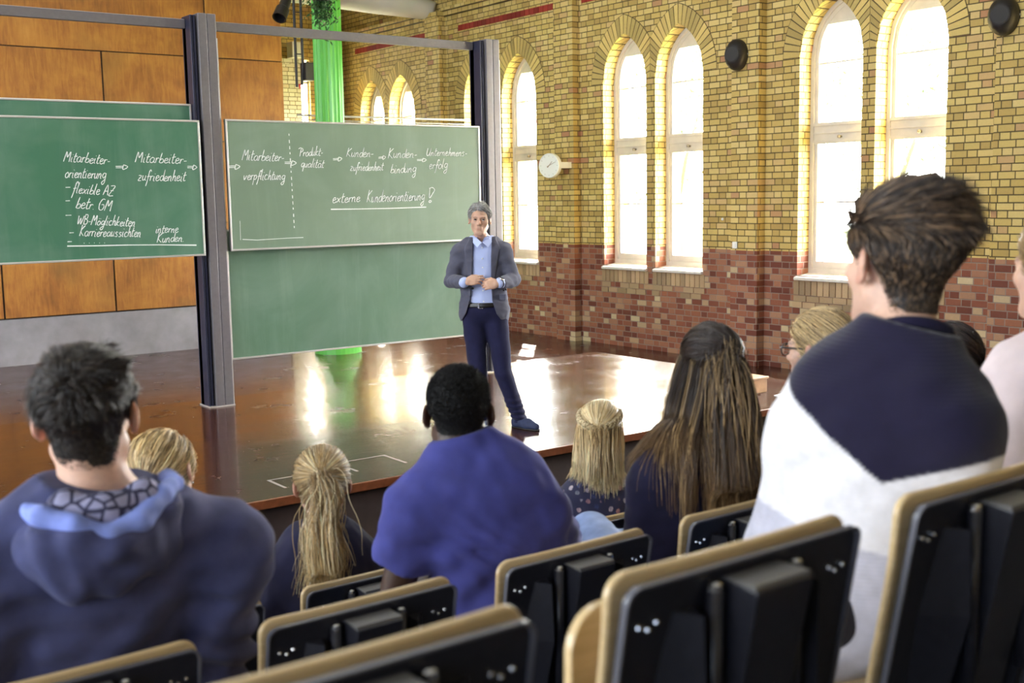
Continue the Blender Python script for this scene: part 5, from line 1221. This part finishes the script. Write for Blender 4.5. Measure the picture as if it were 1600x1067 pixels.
# 8. woman with long brown hair ----------------------------------------------------------------------
p = seated('woman with long brown hair half pinned up and a dark navy pullover', 1, (2.28, 2.40),
    dict(N=(1106, 680, 2.30), Hc=(1110, 576, 2.34), SL=(1022, 752, 2.34), SR=(1180, 738, 2.26), EL=(1002, 880, 2.40)), yaw=.30, hyaw=.52, hpitch=.02, w=.95, nk=.85, aw=.95, s=1.0, h=.006, seat=2, KL=A(2.42, 2.86, .683), WL=A(2.40, 2.58, .56), WR=A(2.50, 2.60, .56))
garment(p, 'pullover', cloth_mat('navy_black_knit', (.013, .012, .036), 500), inf=.014, h=.007, wr=.004, seed=81); lower(p, cloth_mat('washed_jeans', (0.20, 0.27, 0.48), 500, .2))
BR_, BR_T, BR_S = (.022, .012, .008), (.20, .115, .050), (.48, .32, .15); clip = (.035, -.108, .055); T = xf(p['Hc'], p['HR']*p['s'])(*clip)
q, P, X1 = to_tie(p, 2200, clip, seed=82, off=(.006, .018), sel=lambda q: q[:, 2] > .035)
Y1 = tail(p, T-UP*.005-p['HR'][0]*.02, 1900, .42, -p['HR'][1]*.25-p['HR'][0]*.18-UP, .42, 18, .38, .020, 83, .09, .008)
q, P = scalp_points(p['Hc'], p['HR'], p['skull'], 3200, lambda q: mask_w(q) & (q[:, 2] <= .055), p['s']); n_ = grad_at(p['skull'], P); side = np.sign(q[:, :1])
X2 = grow(P, n_*.35-UP, (.44*np.exp(RNG.normal(0, .09, len(P)))+q[:, 2]*.8)*np.where(q[:, 0] < -.04, .74, 1), 20, p['skull']+p['body'], pull=lambda pp, t: -UP*(.35+.3*t)+(np.array([-.15, -.16, 0])*(q[:, :1] < -.03)+np.array([.0, -.22, 0])*(q[:, :1] >= -.03)+np.array([.08, 0, 0])*(q[:, :1] > .04))@p['HR']*(.75 if t < .7 else -.25), offs=RNG.uniform(.006, .022, len(P)), inertia=.85, noise=.07, seed=84, nfreq=26)
pieces = [cap_w(p, np.array(BR_)*.7, .010)]+[strands(Z, .0012, grad_cols(len(Z), Z.shape[1], BR_, tp_, .22, 85+i, st_, waves(Z[:, -2]*np.array([1, 1, .3]), 75, 88+i) > pr_, t0_)) for i, (Z, tp_, st_, pr_, t0_) in enumerate(((X1, BR_, BR_T, .75, 0), (Y1, BR_T, BR_S, .30, .05), (X2, BR_T, BR_S, .55, .35)))]
joined('hair', pieces, HAIR, p['o'], p['org'])
cl = MB(); cT = Vector(T-p['org']); rr = Vector(p['HR'][0]); bk = Vector(-p['HR'][1])
cl.tube([cT+rr*-.022+bk*.006, cT+bk*.014, cT+rr*.022+bk*.006], .005, 8).tube([cT+rr*-.015+bk*.010-Vector((0, 0, .008)), cT+bk*.016-Vector((0, 0, .016)), cT+rr*.012+bk*.01-Vector((0, 0, .022))], .004, 8); cl.build('hair_clip', simple('tortoise_clip', (.16, .07, .03), .25), p['o'], True)

# 9. blonde woman with glasses -----------------------------------------------------------------------
p = seated('blonde woman in profile with dark-rimmed glasses and a low ponytail', 1, (2.92, 2.42),
    dict(N=(1298, 668, 2.32), Hc=(1281, 547, 2.36), SL=(1228, 735, 2.44), SR=(1362, 722, 2.26)), yaw=.15, hyaw=-.10, hpitch=.04, w=.9, nk=.85, aw=.9, s=1.03, h=.006, seat=3)
garment(p, 'top', cloth_mat('white_cotton', (.62, .61, .62)), inf=.013, h=.009, seed=91); lower(p)
tie = (.015, -.128, -.018); T = xf(p['Hc'], p['HR']*p['s'])(*tie); q, P, X = to_tie(p, 3200, tie, seed=92, off=(.003, .016), wob=.003)
joined('hair', [cap_w(p, np.array(BLOND_D)*.9, .009), strands(X, .0010, grad_cols(len(X), 9, BLOND, (.66, .54, .34), .22, 93, BLOND_D, .22, 0)), strands(tail(p, T, 700, .20, -p['HR'][1]*.6-UP*.3, .2, 10, .5, .010, 94), .0011, hair_cols(700, BLOND, .3))], HAIR, p['o'], p['org'])
MB().lathe([(-.008, .011), (-.004, .016), (.004, .016), (.008, .011)], Vector(T-p['org']), Vector(-p['HR'][1]), 16).build('hair_tie', BLK, p['o'], True)
def glasses(p):
    o = p['o']; B = lambda x, y, z: Vector(xf(p['Hc'], p['HR']*p['s'])(x, y, z)-p['org']); g = MB()
    for sg in (-1, 1):
        pts = [B(sg*.034+.026*math.cos(a), .104-.004*abs(math.cos(a)), .002+.019*math.sin(a)) for a in [2*pi*k/20 for k in range(21)]]; g.tube(pts, .0022, 8, False)
        g.tube([B(sg*.060, .100, .010), B(sg*.074, .085, .012), B(sg*.084, .0, .012), B(sg*.086, -.02, .0)], [.0035, .0032, .0025, .0025], 8)
        g.tube([B(sg*.058, .103, .012), B(sg*.010, .108, .017)], .0034, 8)
    g.tube([B(-.009, .106, .006), B(.009, .106, .006)], .002, 8); fo = g.build('glasses', BLK, o, True)
    for sg in (-1, 1): MB().add([B(sg*.034+.025*math.cos(2*pi*k/20), .103-.004*abs(math.cos(2*pi*k/20)), .002+.018*math.sin(2*pi*k/20)) for k in range(20)], [tuple(range(20))]).build('lens', GLASS, fo)
glasses(p)

# 10. dark-haired woman --------------------------------------------------------------------------------
p = seated('dark-haired woman with a low ponytail half hidden by the young man’s shoulder', 1, (3.50, 2.42),
    dict(N=(1495, 668, 2.32), Hc=(1484, 562, 2.36), SL=(1425, 740, 2.44), SR=(1565, 715, 2.26)), yaw=.2, hyaw=.35, hpitch=.04, w=.9, nk=.85, aw=.9, s=1.0, h=.008, seat=4)
garment(p, 'top', cloth_mat('dark_red_knit', (.05, .012, .016)), inf=.013, h=.009, seed=101); lower(p)
DK = (.010, .006, .006); tie = (.055, -.108, -.020); T = xf(p['Hc'], p['HR']*p['s'])(*tie); q, P, X = to_tie(p, 2400, tie, seed=102, off=(.006, .020))
joined('hair', [cap_w(p, np.array(DK)*.8, .012), strands(X, .0012, hair_cols(len(X), DK, .3, seed=103, mixc=(.04, .022, .018))), strands(tail(p, T, 600, .18, -p['HR'][1]*.3+p['HR'][0]*.4-UP*.5, .3, 10, .4, .010, 104), .0012, hair_cols(600, (.03, .014, .010), .4))], HAIR, p['o'], p['org'])
hb = MB()
for k in range(9):
    a = 2*pi*k/9; v = Vector(T-p['org'])+Vector(p['HR'][0])*math.cos(a)*.016+Vector(p['HR'][2])*math.sin(a)*.016; hb.lathe([(-.004, .001), (-.002, .0036), (.002, .0036), (.004, .001)], v, (0, 0, 1), 8)
hb.build('beaded_hair_band', simple('dark_beads', (.02, .02, .025), .15), p['o'], True)

# 11. person at the picture's edge ---------------------------------------------------------------------
p = seated('fair-haired person in a pale pink T-shirt, cut off by the picture edge', 0, (2.33, 1.42),
    dict(N=(1688, 548, 1.32), Hc=(1652, 420, 1.38), SL=(1608, 655, 1.42), SR=(1800, 640, 1.18), EL=(1602, 815, 1.54)), yaw=.5, hyaw=.30, hpitch=.05, w=.9, nk=.9, aw=.85, s=1.0, h=.007)
garment(p, 'tshirt', cloth_mat('pale_pink_jersey', (.66, .56, .58), 500, .08), inf=.016, h=.007, sleeve=.45, wr=.004, seed=111); lower(p, JEANS)
q, P = scalp_points(p['Hc'], p['HR'], p['skull'], 2200, mask_w, p['s']); tie = (0, -.11, .0); q, P, X = to_tie(p, 2200, tie, seed=112)
T = xf(p['Hc'], p['HR']*p['s'])(*tie)
joined('hair', [cap_w(p, np.array(BLOND_D)*.9), strands(X, .0011, grad_cols(len(X), 9, (.30, .17, .07), BLOND, .25, 113, BLOND_D, .25, 0)), strands(tail(p, T, 700, .26, -p['HR'][1]*.4-p['HR'][0]*.6-UP*.4, .35, 12, .4, .012, 114), .0011, hair_cols(700, BLOND, .3))], HAIR, p['o'], p['org'])
# ------------------------------------------------------------------ the lecturer on the stage
HD = 8.93
def LP(x, y, t=0.0): d = ray(x, y); return np.array(CAM_POS)+d*((HD-t)/(d@FH))
f_ = -FH; p = dict(w=1.0, dp=1.0, nk=.88, aw=.88, s=1.0)
p['HR'] = rot_frame(math.atan2(-FH[0], -FH[1])+.02, .02, -.02)
p['Hc'] = LP(749.6, 343.5, .045); p['N'] = LP(752, 374, -.03); p['SR'] = LP(719.5, 394, -.01); p['SL'] = LP(785, 391.5, -.01)
p['ER'] = LP(705, 439, .02); p['EL'] = LP(802.5, 437, .02); p['WR'] = LP(727, 441.5, .23); p['WL'] = LP(779, 443, .24); p['H'] = LP(757, 490, -.02)
hipR, hipL = p['H']-RH*.085, p['H']+RH*.085
kR, kL = LP(747, 585, .05), LP(786.5, 583, .06); aR = LP(752, 645, -.02); aL = LP(811, 647, .0); aR[2] = aL[2] = .085
org = A(*((aR+aL)/2)[:2], 0.0); p['org'] = org; p['r'] = -RH; p['f'] = f_
p['KL'], p['KR'], p['FL'], p['FR'] = kL, kR, aL, aR
def legs(inf, taper=0): 
    L = []
    for h, K, F in ((hipR, kR, aR), (hipL, kL, aL)): L += [cap(h, K, .084+inf, .060+inf, .04), cap(K, F, .057+inf, .038+inf+taper, .012)]
    return L
L = torso_prims(p, -.012)+legs(-.012)+head_prims(p['Hc'], p['HR'], p['s'], True, .93, .72)
L += [cap(F, A(F[0], F[1], .045), .038, .036, .02) for F in (aR, aL)]
L += hand_prims(p['WR'], RH*.95+UP*.22+f_*.12, f_*.85+UP*.45-RH*.1, UP*.9-f_*.4, .92, (.18, .22, .28, .35), (.55, .55))
L += hand_prims(p['WL'], -RH*1.0-UP*.10+f_*.06, f_*.9+UP*.25, UP*.95-f_*.2, .94, (.45, .5, .55, .6), (.5, .45))
zz = lambda x, y: LP(x, y, .12)
tint0 = head_tint(p['Hc'], p['HR'], p['s'], .0, .45, .45)
o = blob('person', L, .0045, SKIN_T, None, org, col=tint0); o.location = Vector(org); p['o'] = o
tag(o, 'grey-haired lecturer standing on the stage in a grey blazer, hands together, before the chalkboards', 'person')
p['skull'] = skull(p['Hc'], p['HR'], p['s'])
def prof(px):
    q = [zz(*v) for v in px]; z = np.array([v[2] for v in q])[::-1]; x = np.array([(v-p['N'])@RH for v in q])[::-1]; return lambda Z: np.interp(Z, z, x)
eL = prof([(739.5, 366), (738.5, 400), (737.5, 440), (734.5, 468), (728, 490), (715, 513)]); eR = prof([(768.5, 366), (767, 400), (767, 440), (769, 470), (776, 491), (790, 510)])
z_hem, z_btn, z_col = zz(750, 509)[2], zz(750, 462)[2], zz(750, 378)[2]
BLZ = cloth_mat('grey_blue_blazer_wool', (.085, .085, .118), 900, .10)
def jacket_post(P, D):
    x = (P-p['N'])@RH; z = P[..., 2]; fr = (P-p['N'])@f_; l, r = eL(z), eR(z); D = D+.0045*waves(P, 20, 201, 6, (1, 1, 1.5))+.002*waves(P, 55, 204, 5)
    tl = np.clip((z-z_btn)/(z_col-z_btn), 0, 1); wd = .012+.062*tl*np.clip((z_col+.05-z)/.10, .35, 1); on = (z > z_btn-.01) & (fr > .0)
    lap = np.maximum(np.clip(1-np.abs((l-x)-wd/2)/(wd/2)*1.0, 0, 1)*6, 0)+np.maximum(np.clip(1-np.abs((x-r)-wd/2)/(wd/2), 0, 1)*6, 0)
    D = D-np.where(on, .010*np.clip(lap*2.2, 0, 1), 0)
    cut = np.minimum(np.minimum(x-l, r-x), (fr+.02)*3)          # > 0 inside the open front
    D = np.maximum(D, cut); neck = (P-(p['N']+f_*.055)); nu = np.sqrt((neck@RH)**2+(neck@f_*.8)**2)
    D = np.maximum(D, np.where(z > p['N'][2]-.03, .066-nu, -1)); return np.maximum(D, np.maximum(z_hem-z, z-p['N'][2]-.022))
WJ = {k: p['E'+k]+(p['W'+k]-p['E'+k])*.80 for k in 'LR'}; WS = {k: p['E'+k]+(p['W'+k]-p['E'+k])*.92 for k in 'LR'}
pj = dict(p, WL=WJ['L'], WR=WJ['R']); u_ = unit(p['N']-p['H'])
jp = torso_prims(pj, .016, neck=False)+[ell(p['H']+UP*.02, (.198, .140, .19), np.stack([-RH, f_, UP]), .05), ell(p['H']+UP*.20, (.172, .120, .14), np.stack([-RH, f_, UP]), .05)]
for k in 'LR': jp.append(cap(p['E'+k]+(WJ[k]-p['E'+k])*.3, WJ[k], .056, .047, .01))
jk = blob('blazer', jp, .0045, BLZ, o, org, post=jacket_post, rl=2)
def shirt_mat():
    t = NT('pale_blue_striped_shirt'); s = t.n('SeparateXYZ'); t.l(t.mapping(t.objco(), rot=(0, 0, YAW)), s.inputs[0]); w = t.math('SINE', t.math('MULTIPLY', s.outputs[0], 700)); nz = t.noise(t.objco(), 20, 4)
    t.set(Base_Color=t.mix(t.math('MULTIPLY', t.math('ADD', w, 1.0), .3), (.50, .56, .82), (.30, .38, .70)), Roughness=.85); t.bump(nz, .25, .006); return t.m
SHM = shirt_mat(); ps = dict(p, WL=WS['L'], WR=WS['R']); z_belt = zz(752, 475)[2]; z_v = zz(753, 381)[2]
sp = torso_prims(ps, .003, neck=False)
for k in 'LR': sp.append(cap(p['E'+k]+(WS[k]-p['E'+k])*.5, WS[k], .046, .041, .01))
sp += [cap(p['N']-UP*.02+f_*.03, p['N']+f_*.055+UP*.035, .068, .060, .02)]
def shirt_post(P, D):
    n_ = P-(p['N']+f_*.06); nu = np.sqrt((n_@RH)**2+(n_@f_)**2); z = P[..., 2]; x = (P-p['N'])@RH; V = np.maximum(0, (P-p['N'])@f_-.07)
    D = D+.0025*waves(P, 34, 211, 5, (1, 1, .6)); arm = np.minimum(np.linalg.norm(P-WS['L'], axis=-1), np.linalg.norm(P-WS['R'], axis=-1)) < .22
    fr = (P-p['N'])@f_; zl = np.where(fr > .05, np.minimum(z_v+1.7*np.abs(x), p['N'][2]+.02), p['N'][2]+.03)
    return np.maximum(np.maximum(D, np.where(arm, -1, z_belt-z)), z-zl)
sh = blob('shirt', sp, .0045, SHM, o, org, post=shirt_post)
# collar points, placket buttons
BTN = simple('dark_button', (.015, .014, .018), .3); WBTN = simple('shirt_button', (.8, .8, .78), .3)
def on_surface(prims, x, y, t0=.30):
    """first hit of the pixel ray on the distance field, from t0 in front of the body plane"""
    q = LP(x, y, t0); d = unit(ray(x, y))
    for _ in range(60):
        s_ = float(sdf_at(prims, q[None])[0])
        if s_ < .0008: break
        q = q+d*s_*.8
    else: return None
    return q
for sg in (-1, 1):
    q = [LP(x, y, t) for x, y, t in (((739.5, 369.5, .075), (738.8, 379, .105), (745.6, 386.5, .155), (752.6, 378.5, .150), (744, 371.5, .110)) if sg < 0 else ((767.6, 369, .075), (768.6, 378, .105), (762.6, 386, .155), (753.4, 378.5, .150), (763, 371, .110)))]
    v = [w_-org for w_ in q]; n5 = range(5)
    MB().add([Vector(w_) for w_ in v]+[Vector(w_+f_*.007) for w_ in v], [tuple(n5), tuple(i+5 for i in n5)[::-1]]+[(i, (i+1) % 5, 5+(i+1) % 5, 5+i) for i in n5]).build('collar_point', SHM, o)
EYE = simple('eye_white', (.62, .58, .55), .25); IRIS = simple('iris_brown', (.03, .02, .015), .2)
for g in (-1, 1):
    B = lambda x, y, z: Vector(xf(p['Hc'], p['HR']*p['s'])(x, y, z)-org); F_ = Vector(p['HR'][1])
    e_ = MB().lathe([(-.004, .0075), (.001, .0085), (.003, .006), (.004, .0)], B(g*.0305, .0868, .0035), F_, 14).build('eye', EYE, o, True); e_.scale = (1, 1, 1)
    MB().lathe([(0, .0046), (.001, .0042), (.0014, 0)], B(g*.0305, .0896, .0036), F_, 12).build('iris', IRIS, e_, True)
    MB().tube([B(g*.0305+x_, .0905-abs(x_)*.35, .0088-abs(x_)*.28) for x_ in (-.012, -.006, 0, .006, .012)], [.0018, .0032, .0036, .0032, .0018], 8).build('eyelid', SKIN_T, o, True)
for (x, y) in ((753.4, 387), (753.6, 404), (754, 418), (754.6, 454), (755.5, 471)):
    q = on_surface(sp, x, y)
    if q is not None: MB().lathe([(-.002, .0055), (.002, .0055), (.003, .004), (.003, 0)], Vector(q-org), Vector(f_), 10).build('shirt_button', WBTN, o)
for (x, y, r) in ((738.5, 450.5, .010), (733.5, 473, .010), (715.5, 452.5, .007), (718.5, 453.4, .007), (787, 453.5, .007), (790.5, 452.5, .007)):
    q = on_surface(jp, x, y)
    if q is not None: MB().lathe([(-.003, r), (.004, r), (.006, r*.7), (.006, 0)], Vector(q-org), Vector(f_), 12).build('blazer_button', BTN, jk)
q = on_surface(jp, 782, 464); MB().bbox(-.05, .05, -.008, .004, -.024, .024, .004).build('pocket_flap', BLZ, jk).matrix_local = Matrix.Translation(Vector(q-org+f_*.002)) @ Matrix.Rotation(-YAW-.55, 4, 'Z')
# trousers, belt, shoes, watch
TRM = cloth_mat('dark_indigo_chinos', (.012, .012, .042), 700, .15)
hp = np.stack([-RH, f_, UP])
tp_ = [ell(p['H']+UP*.03, (.166, .118, .12), hp, .05)]+legs(.010, .012)
blob('trousers', tp_, .0048, TRM, o, org, post=lambda P, D: np.maximum(D+.0035*waves(P, 26, 221, 6, (1, 1, 1.4))+.007*np.clip((.30-P[..., 2])/.2, 0, 1)*np.sin(P[..., 2]*130+2*waves(P, 10, 223, 4)), np.maximum(P[..., 2]-z_belt-.012, .045-P[..., 2])))
bp = [ell(p['H']+UP*.05, (.166, .118, .13), hp, .05), ell(p['H']+UP*.19, (.15, .105, .14), hp, .06)]
blob('belt', bp, .004, simple('black_belt_leather', (.010, .009, .009), .35), o, org, post=lambda P, D: np.maximum(D-.012, np.abs(P[..., 2]-z_belt+.012)-.018))
q = on_surface(bp, 748, 478)+f_*.012; MB().bbox(-.006, .006, -.006, .008, -.021, .021, .002).bbox(-.006, .035, -.004, .004, -.021, -.016, .001).build('belt_buckle', STEEL, o).matrix_local = Matrix.Translation(Vector(q-org)) @ Matrix.Rotation(-YAW, 4, 'Z')
def shoe(F, d):
    b = A(F[0], F[1], 0); d = unit(d); L = [cap(b+UP*.10, b+UP*.04-d*.02, .044, .042, .02), cap(b+UP*.042-d*.025, b+d*.10+UP*.040, .040, .041, .03), cap(b+d*.10+UP*.036, b+d*.185+UP*.030, .042, .028, .03)]
    return blob('shoe', L, .0045, simple('blue_suede_shoe', (.022, .030, .075), .8, var=.2, scale=30), o, org, post=lambda P, D: np.maximum(D, .010-P[..., 2])), [cap(b-d*.028, b+d*.10, .041, .043, .02), cap(b+d*.10, b+d*.187, .043, .029, .02)]
for F, d in ((aR, f_*.9-RH*.25), (aL, f_*.72+RH*.72)):
    s_, sole = shoe(F, d); blob('sole', sole, .004, simple('dark_sole', (.012, .010, .010), .6), s_, org, post=lambda P, D: np.maximum(np.maximum(D-.002, P[..., 2]-.012), .0005-P[..., 2]))
wd = unit(p['WL']-p['EL']); wc = p['EL']+(p['WL']-p['EL'])*.965
w = MB(); rr_ = .036; a_ = unit(np.cross(wd, UP)); b_ = np.cross(wd, a_)
w.tube([Vector(wc-org+a_*math.cos(k*2*pi/28)*rr_+b_*math.sin(k*2*pi/28)*rr_*.92) for k in range(29)], .0085, 6, False); ws = w.build('watch', BTN, o, True)
n_ = unit(f_*.8+UP*.5); n_ = unit(n_-wd*(n_@wd)); MB().lathe([(0, .020), (.008, .021), (.011, .019), (.0115, 0)], Vector(wc-org+n_*rr_), Vector(n_), 20).build('watch_case', STEEL, ws, True)
# hair
def comb_p(q): return np.array([0, -.5, 0])+np.stack([np.sign(q[:, 0]-.02)*.5, 0*q[:, 0], -.5-.8*(q[:, 2] < .06)], 1)
short_hair(p, (.26, .245, .23), 5000, lambda q: np.interp(q[:, 2], [-.08, -.02, .04, .09], [.010, .018, .032, .042]), .0011, (.090, -.085, .010), lambda q: np.interp(q[..., 2], [-.09, -.03, .04, .12], [.002, .006, .009, .012]), comb_p, lift=.08, noise=.16, seed=231, mixc=(.46, .45, .44), nfreq=40, S=7)
